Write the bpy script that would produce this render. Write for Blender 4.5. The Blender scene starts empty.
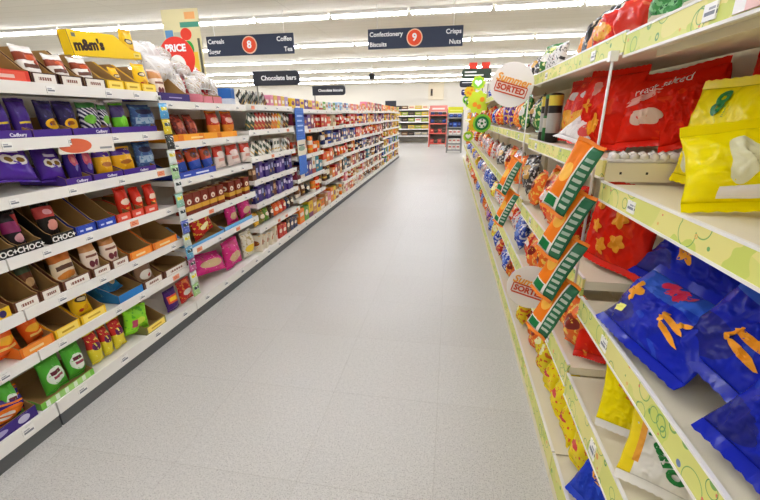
import bpy, bmesh, math, random
from mathutils import Vector, Matrix, noise
random.seed(7)
sc = bpy.context.scene
COL = sc.collection
PI = math.pi
H = 1.55
FPX = 386.607
CR = Vector((0.98520793, 0.17110054, -0.00948346))
CD = Vector((0.04692502, -0.32259579, -0.94537294))
CF = Vector((-0.16481315, 0.93094391, -0.32585283))
XL, XR = -1.972, 0.513            # front planes of the two shelving runs
CEIL, YEND = 3.5, 25.5

def along(px, X, z):
    """distance down the aisle of the point of the line (X, *, z) seen at picture column px"""
    k = (px - 380.0) / FPX
    a = k * CF - CR
    return -(a.x * X + a.z * (z - H)) / a.y

# ------------------------------------------------------------------ materials
def lin(c):
    if isinstance(c, str):
        c = tuple(int(c[i:i+2], 16) / 255 for i in (0, 2, 4))
    return tuple((x / 12.92 if x <= .04045 else ((x + .055) / 1.055) ** 2.4) for x in c) + (1,)

MATS = {}
def mat(key, base, rough=.5, shapes=(), metal=0, coat=0, emit=0, bump=0, bscale=40, spec=.2, coords='UV'):
    if key in MATS: return MATS[key]
    m = bpy.data.materials.new(key); m.use_nodes = True
    nt = m.node_tree; N = nt.nodes; L = nt.links
    b = N['Principled BSDF']
    b.inputs['Roughness'].default_value = rough
    b.inputs['Metallic'].default_value = metal
    b.inputs['Coat Weight'].default_value = coat; b.inputs['Coat Roughness'].default_value = .1
    b.inputs['Specular IOR Level'].default_value = spec
    b.inputs['Base Color'].default_value = lin(base)
    if emit:
        b.inputs['Emission Color'].default_value = lin(base)
        b.inputs['Emission Strength'].default_value = emit
    tc = N.new('ShaderNodeTexCoord')
    def mth(op, a, c=None, clamp=False):
        n = N.new('ShaderNodeMath'); n.operation = op; n.use_clamp = clamp
        for i, x in enumerate((a, c)):
            if x is None: continue
            if isinstance(x, (int, float)): n.inputs[i].default_value = x
            else: L.new(x, n.inputs[i])
        return n.outputs[0]
    if shapes:
        sp = N.new('ShaderNodeSeparateXYZ'); L.new(tc.outputs[coords], sp.inputs[0])
        U, V = sp.outputs[0], sp.outputs[1]
        if coords == 'Object': U, V = sp.outputs[1], sp.outputs[2]
        cur = None
        for s in shapes:
            k = s[0]
            if k == 'r':
                mk = mth('MULTIPLY', mth('MULTIPLY', mth('GREATER_THAN', U, s[1]), mth('LESS_THAN', U, s[2])),
                         mth('MULTIPLY', mth('GREATER_THAN', V, s[3]), mth('LESS_THAN', V, s[4])))
            elif k == 'e':
                du = mth('DIVIDE', mth('SUBTRACT', U, s[1]), s[3]); dv = mth('DIVIDE', mth('SUBTRACT', V, s[2]), s[4])
                mk = mth('LESS_THAN', mth('ADD', mth('MULTIPLY', du, du), mth('MULTIPLY', dv, dv)), 1.0)
            elif k == 's':       # stripes: angle, frequency, duty, colour
                q = mth('ADD', mth('MULTIPLY', U, math.cos(s[1]) * s[2]), mth('MULTIPLY', V, math.sin(s[1]) * s[2]))
                mk = mth('LESS_THAN', mth('FRACT', q), s[3])
            elif k == 'n':       # noise blotches: scale, threshold, colour
                t = N.new('ShaderNodeTexNoise'); t.inputs['Scale'].default_value = s[1]; t.inputs['Detail'].default_value = 2
                L.new(tc.outputs[coords], t.inputs['Vector'])
                mk = mth('GREATER_THAN', t.outputs[0], s[2])
            elif k == 'v':       # scattered rings: scale, inner, outer, colour
                t = N.new('ShaderNodeTexVoronoi'); t.inputs['Scale'].default_value = s[1]
                L.new(tc.outputs[coords], t.inputs['Vector'])
                mk = mth('MULTIPLY', mth('GREATER_THAN', t.outputs['Distance'], s[2]), mth('LESS_THAN', t.outputs['Distance'], s[3]))
            mx = N.new('ShaderNodeMix'); mx.data_type = 'RGBA'
            L.new(mk, mx.inputs[0])
            if cur is None: mx.inputs[6].default_value = lin(base)
            else: L.new(cur, mx.inputs[6])
            mx.inputs[7].default_value = lin(s[-1])
            cur = mx.outputs[2]
        L.new(cur, b.inputs['Base Color'])
        if emit: L.new(cur, b.inputs['Emission Color'])
    if bump:
        t = N.new('ShaderNodeTexNoise'); t.inputs['Scale'].default_value = bscale; t.inputs['Detail'].default_value = 3
        if key.startswith('film'): t.noise_type = 'RIDGED_MULTIFRACTAL'; t.inputs['Detail'].default_value = 1.5
        L.new(tc.outputs['Object'], t.inputs['Vector'])
        bp = N.new('ShaderNodeBump'); bp.inputs['Strength'].default_value = bump; bp.inputs['Distance'].default_value = .004
        L.new(t.outputs[0], bp.inputs['Height']); L.new(bp.outputs[0], b.inputs['Normal'])
    MATS[key] = m
    return m

WHITE = mat('white_paint', 'ece8df', .45)
CREAM = mat('cream_paint', 'e9e0c4', .5)
RAILW = mat('white_rail', 'f0ede6', .35)
PLINTH = mat('grey_plinth', '5e6060', .5)
DARK = mat('dark_board', '8a8377', .7)  # even grey-brown board colour for posts, stands and rack backs
KRAFT = mat('kraft_board', 'a5824f', .8, bump=.2)
TICKET = mat('ticket', 'f6f4ee', .4, [('r', .1, .9, .3, .52, '7e828a'), ('r', .1, .6, .6, .75, 'a4a6aa')])
TICKETO = mat('ticket_orange', 'f3a27c', .4, [('r', .15, .8, .3, .45, 'd9603c'), ('r', .15, .6, .6, .75, 'd9603c')])
TICKETB = mat('ticket_blue', '9db9ea', .4, [('r', .15, .8, .3, .6, '5578c8')])
RAILG = mat('summer_rail', 'dcdc7c', .45, [('n', 5, .55, 'e8e08a'), ('n', 8, .6, 'cdd668'), ('v', 11, .36, .385, '7fae5a'), ('v', 9, 0, .09, 'e8a458'), ('v', 23, .0, .09, 'dd7a5e'), ('v', 15, .27, .30, '6aa05a'), ('v', 7.3, .0, .06, '7288b4'), ('v', 19, .05, .1, 'e6b25a')], coords='Object')
FOILWHITE = mat('seal_white', 'e4e2de', .35)

# ------------------------------------------------------------------ bookkeeping
THINGS = []
def link(name, data, m=None, parent=None):
    o = bpy.data.objects.new(name, data); COL.objects.link(o)
    if parent is not None: o.parent = parent
    if m is not None and data is not None and not data.materials: data.materials.append(m)
    return o
def setmat(o, m, i=0):
    o.material_slots[i].link = 'OBJECT'; o.material_slots[i].material = m
def tag(o, look, where, cat, group=None):
    """the label is put together at the end: repeats of one look in one place get an ordinal along the aisle"""
    o['category'] = cat
    if group: o['group'] = group
    THINGS.append((o, look, where))
    return o
def struct(o):
    o['kind'] = 'structure'; return o
ORD = 'first second third fourth fifth sixth seventh eighth ninth tenth eleventh twelfth thirteenth fourteenth fifteenth sixteenth seventeenth eighteenth nineteenth twentieth'.split()
def finish_labels():
    by = {}
    for o, look, where in THINGS: by.setdefault((look, where), []).append(o)
    for (look, where), os_ in by.items():
        if len(os_) == 1:
            os_[0]['label'] = f'{look}, {where}' if where else look
            continue
        os_.sort(key=lambda o: o.location.y + .01 * o.location.x)
        for i, o in enumerate(os_):
            o['label'] = f'{look}, {ORD[i]} along, {where}'
            if 'group' not in o: o['group'] = f'{look} on {where}'

# ------------------------------------------------------------------ mesh helpers
def bm_mesh(bm, name, smooth=False):
    me = bpy.data.meshes.new(name); bm.normal_update(); bm.to_mesh(me); bm.free()
    if smooth:
        for p in me.polygons: p.use_smooth = True
    return me
def bm_box(bm, lo, hi, mi=0):
    vs = [bm.verts.new((x, y, z)) for z in (lo[2], hi[2]) for y in (lo[1], hi[1]) for x in (lo[0], hi[0])]
    uv = bm.loops.layers.uv.verify()
    for idx, ax in (((0, 2, 3, 1), (0, 1)), ((4, 5, 7, 6), (0, 1)), ((0, 1, 5, 4), (0, 2)), ((2, 6, 7, 3), (0, 2)), ((0, 4, 6, 2), (1, 2)), ((1, 3, 7, 5), (1, 2))):
        f = bm.faces.new([vs[i] for i in idx]); f.material_index = mi
        for l in f.loops:
            c = l.vert.co
            l[uv].uv = [(c[a] - lo[a]) / max(1e-6, hi[a] - lo[a]) for a in ax]
def box(name, lo, hi, m, parent=None, bevel=0):
    bm = bmesh.new(); bm_box(bm, lo, hi)
    if bevel: bmesh.ops.bevel(bm, geom=bm.edges[:], offset=bevel, segments=2, affect='EDGES')
    return link(name, bm_mesh(bm, name), m, parent)
def bm_prism(bm, poly, f, t0, t1, mo=0, mi=0):
    """poly of 2D points put through f(a, b, t) at t0 (outside face) and t1 (inside face)"""
    A = [bm.verts.new(f(a, b, t0)) for a, b in poly]; B = [bm.verts.new(f(a, b, t1)) for a, b in poly]
    fa = bm.faces.new(A); fa.material_index = mo
    fb = bm.faces.new(B[::-1]); fb.material_index = mi
    n = len(poly)
    for i in range(n):
        q = bm.faces.new((A[i], B[i], B[(i+1) % n], A[(i+1) % n])); q.material_index = mi
def bm_tube(bm, p0, p1, r, n=8):
    p0, p1 = Vector(p0), Vector(p1); d = (p1 - p0).normalized()
    a = d.orthogonal().normalized(); b = d.cross(a)
    R = [[bm.verts.new(p + r * (math.cos(2*PI*i/n) * a + math.sin(2*PI*i/n) * b)) for i in range(n)] for p in (p0, p1)]
    for i in range(n): bm.faces.new((R[0][i], R[0][(i+1) % n], R[1][(i+1) % n], R[1][i]))
    bm.faces.new(R[0][::-1]); bm.faces.new(R[1])
def disc(name, r, t, m, parent=None, n=40):
    """a round card in the local XZ plane facing -y"""
    bm = bmesh.new(); uv = bm.loops.layers.uv.verify()
    bm_prism(bm, [(r * math.cos(2*PI*i/n), r * math.sin(2*PI*i/n)) for i in range(n)], lambda a, b, t_: (a, t_, b), 0, t)
    for f in bm.faces:
        for l in f.loops: l[uv].uv = (l.vert.co.x / (2*r) + .5, l.vert.co.z / (2*r) + .5)
    bmesh.ops.recalc_face_normals(bm, faces=bm.faces[:])
    return link(name, bm_mesh(bm, name), m, parent)

_txt = {}
def text_bm(body, size, bold=0, shear=0, ext=.0008, align='CENTER', spacing=1):
    cu = bpy.data.curves.new('lettering', 'FONT'); cu.body = body; cu.size = size; cu.align_x = align; cu.align_y = 'CENTER'
    cu.offset = bold; cu.shear = shear; cu.extrude = ext; cu.resolution_u = 3; cu.space_character = spacing
    o = bpy.data.objects.new('lettering', cu); COL.objects.link(o)
    me = bpy.data.meshes.new_from_object(o.evaluated_get(bpy.context.evaluated_depsgraph_get()))
    bm = bmesh.new(); bm.from_mesh(me)
    bpy.data.objects.remove(o); bpy.data.curves.remove(cu); bpy.data.meshes.remove(me)
    return bm
def text(name, body, size, m, parent, loc, bold=0, shear=0, rot=0, align='CENTER', ext=.0008, mtx=None):
    """flat lettering in the parent's local XZ plane, read from -y"""
    bm = text_bm(body, size, bold, shear, ext, align)
    M = Matrix.Translation(loc) @ Matrix.Rotation(-rot, 4, 'Y') @ Matrix.Rotation(PI/2, 4, 'X')
    bm.transform(mtx @ M if mtx else M)
    return link(name, bm_mesh(bm, name), m, parent)

# ------------------------------------------------------------------ bags
class Bag:
    """a filled film pouch: width along x, front towards -y, height along z from the bottom seal"""
    def __init__(s, w, h, d, seed=0, lump=.25, waist=.06, sag=.9, crease=.35, freq=1.0):
        s.w, s.h, s.d, s.seed, s.lump, s.waist, s.sag, s.crease, s.freq = w, h, d, seed, lump, waist, sag, crease, freq
    def sheet(s, u, v):
        q = Vector((u * 1.3 + s.seed * 3.1, v * 1.6, s.seed * 1.7))
        return noise.noise(q) * .10 * s.d * 2
    def surf(s, u, v, side=-1):
        env = max(0, 1 - abs(u) ** 2.6) ** .7
        prof = max(0, math.sin(PI * min(1, max(0, v)) ** s.sag)) ** .55
        t = s.d / 2 * env * prof
        q = Vector((u * 2.0 * s.freq + 7.7 * s.seed, v * 2.4 * s.freq, side * 3.3 + s.seed))
        lump = noise.noise(q * .8) * s.lump
        q2 = Vector((q.x * 1.1 + q.y * .5, q.y * .8 - q.x * .5, q.z))
        rid = max(0, 1 - abs(noise.noise(q2 * 1.25)) * 5) ** 1.5 * .55 + max(0, 1 - abs(noise.noise(q2 * 2.6 + Vector((3, 1, 2)))) * 4.5) ** 1.5 * .3
        edge = math.exp(-min(v, 1 - v) / .09) * .28 * math.sin(u * 17 + s.seed * 2 + noise.noise(q) * 4)
        t *= 1 + lump + (rid - .15) * s.crease + edge
        x = u * s.w / 2 * (1 - s.waist * math.sin(PI * v) + .02 * noise.noise(Vector((v * 5, u * .7, s.seed + 9.0))))
        return Vector((x, side * t + s.sheet(u, v), v * s.h + .01 * s.h * math.sin(u * 3 + s.seed)))
    def mesh(s, name, nu, nv):
        bm = bmesh.new(); uv = bm.loops.layers.uv.verify(); G = {}
        for side in (-1, 1):
            for j in range(nv + 1):
                for i in range(nu + 1):
                    e = i in (0, nu) or j in (0, nv)
                    if e and side == 1: G[1, i, j] = G[-1, i, j]; continue
                    G[side, i, j] = bm.verts.new(s.surf(-1 + 2 * i / nu, j / nv, side))
            for j in range(nv):
                for i in range(nu):
                    q = [(i, j), (i + 1, j), (i + 1, j + 1), (i, j + 1)]
                    if side == 1: q.reverse()
                    f = bm.faces.new([G[(side,) + p] for p in q]); f.smooth = True
                    for l, p in zip(f.loops, q): l[uv].uv = (p[0] / nu, p[1] / nv)
        return bm_mesh(bm, name)
    def seal(s, name, top, hs, n=14, zig=True):
        bm = bmesh.new(); th = min(.0012, s.d * .03); v = 1 if top else 0; k = 1 if top else -1
        rows = []
        for yy in (-th, th):
            for r in (0, .5, 1):
                row = []
                for i in range(n + 1):
                    u = -1 + 2 * i / n
                    p = s.surf(u, v)
                    z = p.z + k * hs * r + (k * hs * .12 * (i % 2) if zig and r == 1 else 0)
                    row.append(bm.verts.new((p.x, p.y + yy + .06 * hs * math.sin(u * 5 + s.seed) * r - (0 if top else .25 * hs * r), z)))
                rows.append(row)
        for a, b_ in ((0, 1), (1, 2), (3, 4), (4, 5), (0, 3), (2, 5)):
            for i in range(n): bm.faces.new((rows[a][i], rows[a][i+1], rows[b_][i+1], rows[b_][i]))
        for i in (0, n):
            for a in (0, 1): bm.faces.new((rows[a][i], rows[a+1][i], rows[a+4][i], rows[a+3][i]))
        bmesh.ops.recalc_face_normals(bm, faces=bm.faces[:])
        return bm_mesh(bm, name)
    def decal(s, name, r, cu, cv, m, parent, rings=7, n=40, eps=.0035, rot=0, asp=1):
        """a printed picture: star-shaped outline r(angle) in metres round (cu, cv), laid on the front film"""
        bm = bmesh.new()
        def P(a, k):
            x, z = r(a) * k * math.cos(a), r(a) * k * math.sin(a) * asp
            x, z = x * math.cos(rot) - z * math.sin(rot), x * math.sin(rot) + z * math.cos(rot)
            p = s.surf(max(-.97, min(.97, cu + x / (s.w / 2))), max(.02, min(.98, cv + z / s.h)))
            return bm.verts.new((p.x, p.y - eps, p.z))
        c = P(0, 0); prev = None
        for k in range(1, rings + 1):
            ring = [P(2 * PI * i / n, k / rings) for i in range(n)]
            for i in range(n):
                j = (i + 1) % n
                if prev is None: bm.faces.new((c, ring[i], ring[j]))
                else: bm.faces.new((prev[i], ring[i], ring[j], prev[j]))
            prev = ring
        return link(name, bm_mesh(bm, name, True), m, parent)
    def lettering(s, name, body, size, cu, cv, m, parent, rot=0, bold=0, shear=0, eps=.005):
        bm = text_bm(body, size, bold, shear, 0)
        bm.transform(Matrix.Rotation(rot, 4, 'Z'))
        for _ in range(2):
            long = [e for e in bm.edges if e.calc_length() > .012]
            if long: bmesh.ops.subdivide_edges(bm, edges=long, cuts=1); bmesh.ops.triangulate(bm, faces=bm.faces[:])
        for v in bm.verts:
            p = s.surf(max(-.98, min(.98, cu + v.co.x / (s.w / 2))), max(.02, min(.98, cv + v.co.y / s.h)))
            v.co = (p.x, p.y - eps, p.z)
        return link(name, bm_mesh(bm, name), m, parent)

PROTO = {}
def proto(seed, fine):
    k = (seed, fine)
    if k not in PROTO:
        b = Bag(1, 1, 1, seed, lump=.22, crease=.3, freq=1.0)
        n = (14, 18) if fine else (8, 10)
        PROTO[k] = (b.mesh('pouch_film', *n), b.seal('pouch_seal', True, .07, 10), b.seal('pouch_seal', False, .05, 10))
    return PROTO[k]
SIDE = {'L': PI / 2, 'R': -PI / 2}
def pouch(name, look, where, m, side, X, Y, z, w, h, d, cat, tilt=.12, seed=None, fine=True, yaw=0, roll=0, seals=True, sealm=None):
    seed = random.randrange(6) if seed is None else seed
    body, st, sb = proto(seed, fine)
    if not body.materials: body.materials.append(m); st.materials.append(m); sb.materials.append(m)
    o = link(name, body); setmat(o, m)
    hz = .95 if seals else 1.0
    o.rotation_mode = 'XYZ'
    M = Matrix.Rotation(SIDE[side] + yaw, 4, 'Z') @ Matrix.Rotation(-tilt, 4, 'X') @ Matrix.Rotation(roll, 4, 'Y')
    o.matrix_world = Matrix.Translation((X, Y, z + (.066 * h if seals else 0) + d * .5 * abs(math.sin(tilt)) + w * .5 * abs(math.sin(roll)))) @ M @ Matrix.Diagonal((w, d, h * .88, 1))
    if seals and fine:
        for me, nm in ((st, 'top_seal'), (sb, 'bottom_seal')):
            c = link(nm, me, None, o); setmat(c, sealm or m)
    tag(o, look, where, cat)
    return o

# ------------------------------------------------------------------ shelf-ready trays and cartons
TRAYS = {}
def tray_mesh(w, d, hb, hf):
    k = (round(w, 3), d, hb, hf)
    if k in TRAYS: return TRAYS[k]
    t = .004; bm = bmesh.new()
    bm_prism(bm, [(-w/2, 0), (w/2, 0), (w/2, d), (-w/2, d)], lambda a, b, s: (a, b, s), 0, t, 0, 1)
    prof = [(0, 0), (d, 0), (d, hb), (d * .62, hb), (d * .12, hf + .012), (0, hf)]
    bm_prism(bm, prof, lambda a, b, s: (s, a, b), -w/2, -w/2 + t, 0, 1)
    bm_prism(bm, prof, lambda a, b, s: (s, a, b), w/2, w/2 - t, 0, 1)
    bm_prism(bm, [(-w/2, 0), (w/2, 0), (w/2, hb), (-w/2, hb)], lambda a, b, s: (a, s, b), d, d - t, 0, 1)
    bm_prism(bm, [(-w/2, 0), (w/2, 0), (w/2, hf), (-w/2, hf)], lambda a, b, s: (a, s, b), -.001, t - .001, 0, 1)
    bmesh.ops.recalc_face_normals(bm, faces=bm.faces[:])
    TRAYS[k] = bm_mesh(bm, 'tray_board'); return TRAYS[k]
def tray(look, where, om, side, Y, z, w, d=.28, hb=.19, hf=.055, lab=None, X=None, inner=KRAFT, word=None, wcol=None, wsize=.03, wpos=0):
    me = tray_mesh(w, d, hb, hf)
    if not me.materials: me.materials.append(om); me.materials.append(inner)
    o = link('display_tray', me); setmat(o, om); setmat(o, inner, 1)
    X = X if X is not None else (XL - .012 if side == 'L' else XR + .012)
    o.matrix_world = Matrix.Translation((X, Y, z)) @ Matrix.Rotation(SIDE[side], 4, 'Z')
    if lab: box('front_label', (-w * .42, -.003, hf * .12), (w * .42, -.0012, hf * .9), lab, o)
    if word: text('lettering', word, wsize, mat('ink_' + wcol, wcol, .5), o, (wpos * w, -.004, hf * .5), bold=wsize * .02)
    tag(o, look, where, 'box')
    return o
def carton(name, look, where, m, side, X, Y, z, w, h, d, cat='box', yaw=0, flap=None):
    bm = bmesh.new(); bm_box(bm, (-w/2, 0, 0), (w/2, d, h))
    bmesh.ops.bevel(bm, geom=bm.edges[:], offset=.0025, segments=1, affect='EDGES')
    o = link(name, bm_mesh(bm, name), m)
    o.matrix_world = Matrix.Translation((X, Y, z)) @ Matrix.Rotation(SIDE[side] + yaw, 4, 'Z')
    if flap: box('end_flap', (-w*.44, .02, h), (w*.44, d - .02, h + .002), flap, o)
    return tag(o, look, where, cat)
TUBES = {}
def packet(name, look, where, m, side, X, Y, z, r, ln, cat='packet', upright=False):
    """a roll packet: lying with its long side along the shelf, or standing; gathered ends"""
    k = (round(r, 3), round(ln, 3))
    if k not in TUBES:
        bm = bmesh.new(); uv = bm.loops.layers.uv.verify(); n = 12; prev = None
        for zz, rr in ((0, .35), (.02, .9), (.05, 1), (.35, .97), (.5, 1), (.65, .97), (.95, 1), (.98, .9), (1, .35)):
            ring = [bm.verts.new((r * rr * math.cos(2*PI*i/n), r * rr * math.sin(2*PI*i/n), ln * zz)) for i in range(n)]
            if prev:
                for i in range(n):
                    j = (i + 1) % n
                    f = bm.faces.new((prev[0][i], prev[0][j], ring[j], ring[i])); f.smooth = True
                    for l, q in zip(f.loops, ((i / n, prev[1]), ((i+1) / n, prev[1]), ((i+1) / n, zz), (i / n, zz))): l[uv].uv = q
            else: bm.faces.new(ring[::-1])
            prev = (ring, zz)
        bm.faces.new(prev[0])
        TUBES[k] = bm_mesh(bm, 'packet_film')
    me = TUBES[k]
    if not me.materials: me.materials.append(m)
    o = link(name, me); setmat(o, m)
    M = Matrix.Translation((X, Y, z)) @ Matrix.Rotation(SIDE[side], 4, 'Z')
    o.matrix_world = M @ (Matrix.Translation((0, r, 0)) if upright else Matrix.Translation((-ln/2, r, r)) @ Matrix.Rotation(PI/2, 4, 'Y'))
    return tag(o, look, where, cat)

# ------------------------------------------------------------------ the room
def room():
    fl = mat('vinyl_floor', 'c9c5bc', .34, spec=.35)
    nt = fl.node_tree; N = nt.nodes; L = nt.links; b = N['Principled BSDF']; tc = N.new('ShaderNodeTexCoord')
    def spk(scale, lo, hi, c0, c1):
        t = N.new('ShaderNodeTexNoise'); t.inputs['Scale'].default_value = scale; t.inputs['Detail'].default_value = 3; t.inputs['Roughness'].default_value = .7
        L.new(tc.outputs['Object'], t.inputs['Vector'])
        r = N.new('ShaderNodeValToRGB'); r.color_ramp.elements[0].position = lo; r.color_ramp.elements[1].position = hi
        r.color_ramp.elements[0].color = lin(c0); r.color_ramp.elements[1].color = lin(c1)
        L.new(t.outputs[0], r.inputs[0]); return r.outputs[0]
    a = spk(150, .33, .5, '8f8b84', 'ffffff'); c = spk(55, .3, .7, 'c4c1bb', 'd1cec7')
    mx = N.new('ShaderNodeMix'); mx.data_type = 'RGBA'; mx.blend_type = 'MULTIPLY'; mx.inputs[0].default_value = .6
    L.new(c, mx.inputs[6]); L.new(a, mx.inputs[7])
    br = N.new('ShaderNodeTexBrick'); br.offset = 0; br.inputs['Scale'].default_value = 1
    br.inputs['Brick Width'].default_value = .61; br.inputs['Row Height'].default_value = .61; br.inputs['Mortar Size'].default_value = .0022
    br.inputs['Color1'].default_value = (1, 1, 1, 1); br.inputs['Color2'].default_value = (.96, .955, .95, 1); br.inputs['Mortar'].default_value = (.86, .85, .83, 1)
    L.new(tc.outputs['Object'], br.inputs['Vector'])
    m2 = N.new('ShaderNodeMix'); m2.data_type = 'RGBA'; m2.blend_type = 'MULTIPLY'; m2.inputs[0].default_value = 1
    L.new(mx.outputs[2], m2.inputs[6]); L.new(br.outputs[0], m2.inputs[7]); L.new(m2.outputs[2], b.inputs['Base Color'])
    x0, x1, y0 = -22, 6, -3.5
    struct(box('floor', (x0, y0, -.05), (x1, YEND, 0), fl))
    ce = mat('ceiling_plank', 'd6cfbc', .7)
    nt = ce.node_tree; N = nt.nodes; L = nt.links; b = N['Principled BSDF']; tc = N.new('ShaderNodeTexCoord')
    br = N.new('ShaderNodeTexBrick'); br.offset = 0; br.inputs['Scale'].default_value = 1
    br.inputs['Brick Width'].default_value = 3.14; br.inputs['Row Height'].default_value = .31; br.inputs['Mortar Size'].default_value = .006
    br.inputs['Color1'].default_value = lin('d9d2bf'); br.inputs['Color2'].default_value = lin('d4cdb9'); br.inputs['Mortar'].default_value = lin('c2baa4')
    L.new(tc.outputs['Object'], br.inputs['Vector']); L.new(br.outputs[0], b.inputs['Base Color'])
    struct(box('ceiling', (x0, y0, CEIL), (x1, YEND, CEIL + .05), ce))
    wl = mat('wall_paint', 'd8d1c1', .7)
    struct(box('wall_far', (x0, YEND, 0), (x1, YEND + .1, CEIL), wl))
    struct(box('wall_near', (x0, y0 - .1, 0), (x1, y0, CEIL), wl))
    struct(box('wall_left', (x0 - .1, y0, 0), (x0, YEND, CEIL), wl))
    struct(box('wall_right', (x1, y0, 0), (x1 + .1, YEND, CEIL), wl))
    # a boxed-in service duct high on the far wall
    d = struct(box('trim_1', (-1.42, YEND - .12, 2.5), (-.5, YEND, CEIL), mat('duct_paint', 'dccfb2', .7)))
    s = box('mounted_alarm', (-1.28, YEND - .2, 2.72), (-1.16, YEND - .12, 3.1), mat('dark_plastic', '5a4a3a', .5))
    box('sounder_lens', (-1.25, YEND - .22, 2.85), (-1.19, YEND - .2, 2.98), mat('black_plastic', '222222', .3), s)
    tag(s, 'small dark upright box high on the far wall', '', 'alarm')
    # lights: rows of strip luminaires across the store
    tube = mat('lit_diffuser', 'eef2ff', .4, emit=LIGHT)
    body = mat('luminaire_body', 'f2efe8', .4)
    bmL = bmesh.new(); bm_box(bmL, (-.74, -.045, -.09), (.74, .045, -.055)); meL = bm_mesh(bmL, 'diffuser_mesh'); meL.materials.append(tube)
    bmB = bmesh.new(); bm_box(bmB, (-.76, -.075, -.055), (.76, .075, 0)); meB = bm_mesh(bmB, 'housing_mesh'); meB.materials.append(body)
    bmV = bmesh.new(); comb = [(-.74, -.09), (.74, -.09), (.74, -.0925)]
    for i in range(18, -1, -1):
        c = -.725 + i * .0805; comb += [(c + .004, -.0925), (c + .004, -.112), (c - .004, -.112), (c - .004, -.0925)]
    comb.append((-.74, -.0925))
    for y_ in (-.06, .057): bm_prism(bmV, comb, lambda a, b, t: (a, t, b), y_, y_ + .003)
    bmesh.ops.recalc_face_normals(bmV, faces=bmV.faces[:])
    meV = bm_mesh(bmV, 'louvre_mesh'); meV.materials.append(body)
    for r, Y in enumerate((-1.4, 2.0, 5.3, 8.45, 11.55, 14.65, 17.75, 20.85, 23.6)):
        for k in range(14 if Y > 8 else 9):
            X = 4.36 - 1.57 * k + (.25 * (r % 2))
            e = link('ceiling_light', None); e.location = (X, Y, CEIL)
            link('housing', meB, None, e); link('diffuser', meL, None, e)
            if 8 < Y < 15: link('louvre', meV, None, e)
            row = 'row behind the camera' if Y < 0 else ('row overhead' if Y < 3 else ('row above the aisle mouth' if Y < 6 else f'{ORD[r-3]} row of lights in view'))
            e['category'] = 'light'; e['group'] = 'strip lights on the ceiling'
            e['label'] = f'white louvred strip light, {ORD[k]} along from the crisps side, {row}'
    c = link('security_camera', None); c.location = (-3.2, 16.6, CEIL)
    bm = bmesh.new(); bm_tube(bm, (0, 0, -.35), (0, 0, 0), .025); link('mount', bm_mesh(bm, 'mount'), body, c)
    bm = bmesh.new(); bmesh.ops.create_uvsphere(bm, u_segments=16, v_segments=10, radius=.13); bmesh.ops.translate(bm, verts=bm.verts[:], vec=(0, 0, -.42))
    link('dome', bm_mesh(bm, 'dome', True), mat('black_plastic', '222222', .3), c)
    tag(c, 'small dark dome camera hanging from the ceiling', '', 'camera')

LIGHT = 28
# ------------------------------------------------------------------ shelving
def shelving(side, y0, y1, tops, look, depth=.45, base_top=.15, tickets=3, railh=.055, ends=False, bh=None):
    """one bay: tops = heights of the rail tops, highest first"""
    L_ = side == 'L'; s = -1 if L_ else 1; F = XL if L_ else XR
    body = WHITE if L_ else CREAM
    root = link('shelving_bay', None); root.location = (F + s * (depth + .04), (y0 + y1) / 2, 0)
    ox, oy = root.location.x, root.location.y
    def bx(name, xa, xb, ya, yb, za, zb, m, parent=root, bev=0):
        xa, xb = sorted((F + s * xa - ox, F + s * xb - ox))
        return box(name, (xa, ya - oy, za), (xb, yb - oy, zb), m, parent, bev)
    g = .004
    bx('back_panel', depth + .02, depth + .04, y0 + g, y1 - g, 0, tops[0] + .05, body)
    for yy in (y0 + g, y1 - g - .025): bx('upright', depth - .01, depth + .02, yy, yy + .025, 0, tops[0] + .06, body)
    for i, t in enumerate(tops):
        rh = railh if not isinstance(railh, (list, tuple)) else railh[i]
        sh = bx('shelf', .004, depth, y0 + g, y1 - g, t - .042, t - .008, body)
        r = bx('price_rail', -.004, .006, y0 + g, y1 - g, t - rh, t, RAILW if L_ else RAILG, sh)
        if not L_:
            bx('rail_lip', -.006, .004, y0 + g, y1 - g, t, t + .006, RAILW, sh)
            bx('rail_edge', -.006, .004, y0 + g, y1 - g, t - rh - .007, t - rh, RAILW, sh)
        for k in range(tickets):
            yy = y0 + (k + .3 + .4 * random.random()) * (y1 - y0) / max(1, tickets)
            m = random.choice((TICKET, TICKET, TICKET, TICKET, TICKETO)) if L_ else TICKET
            big = 1.5 if m is TICKETO else 1
            bx('price_ticket', -.007, -.004, yy - .022 * big, yy + .022 * big, t - rh * .85, t - rh * .25, m, sh)
    dk = bx('base_deck', .004, depth + .02, y0 + g, y1 - g, base_top - .04, base_top - .006, body)
    if L_:
        bx('price_rail', -.006, .006, y0 + g, y1 - g, base_top - .075, base_top, RAILW, dk)
        bx('plinth', .0, .03, y0 + g, y1 - g, 0, base_top - .08, PLINTH)
        for k in range(tickets):
            yy = y0 + (k + .5) * (y1 - y0) / tickets
            bx('price_ticket', -.008, -.006, yy - .028, yy + .028, base_top - .06, base_top - .012, TICKET, dk)
    else:
        bx('price_rail', -.006, .006, y0 + g, y1 - g, base_top - .1, base_top, RAILG, dk)
        bx('rail_lip', -.008, .004, y0 + g, y1 - g, base_top, base_top + .006, RAILW, dk)
        bx('plinth', -.004, .03, y0 + g, y1 - g, 0, base_top - .105, CREAM)
    root['category'] = 'shelving'; root['group'] = 'shelving bays along the aisle'; root['label'] = look
    return root

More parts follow.
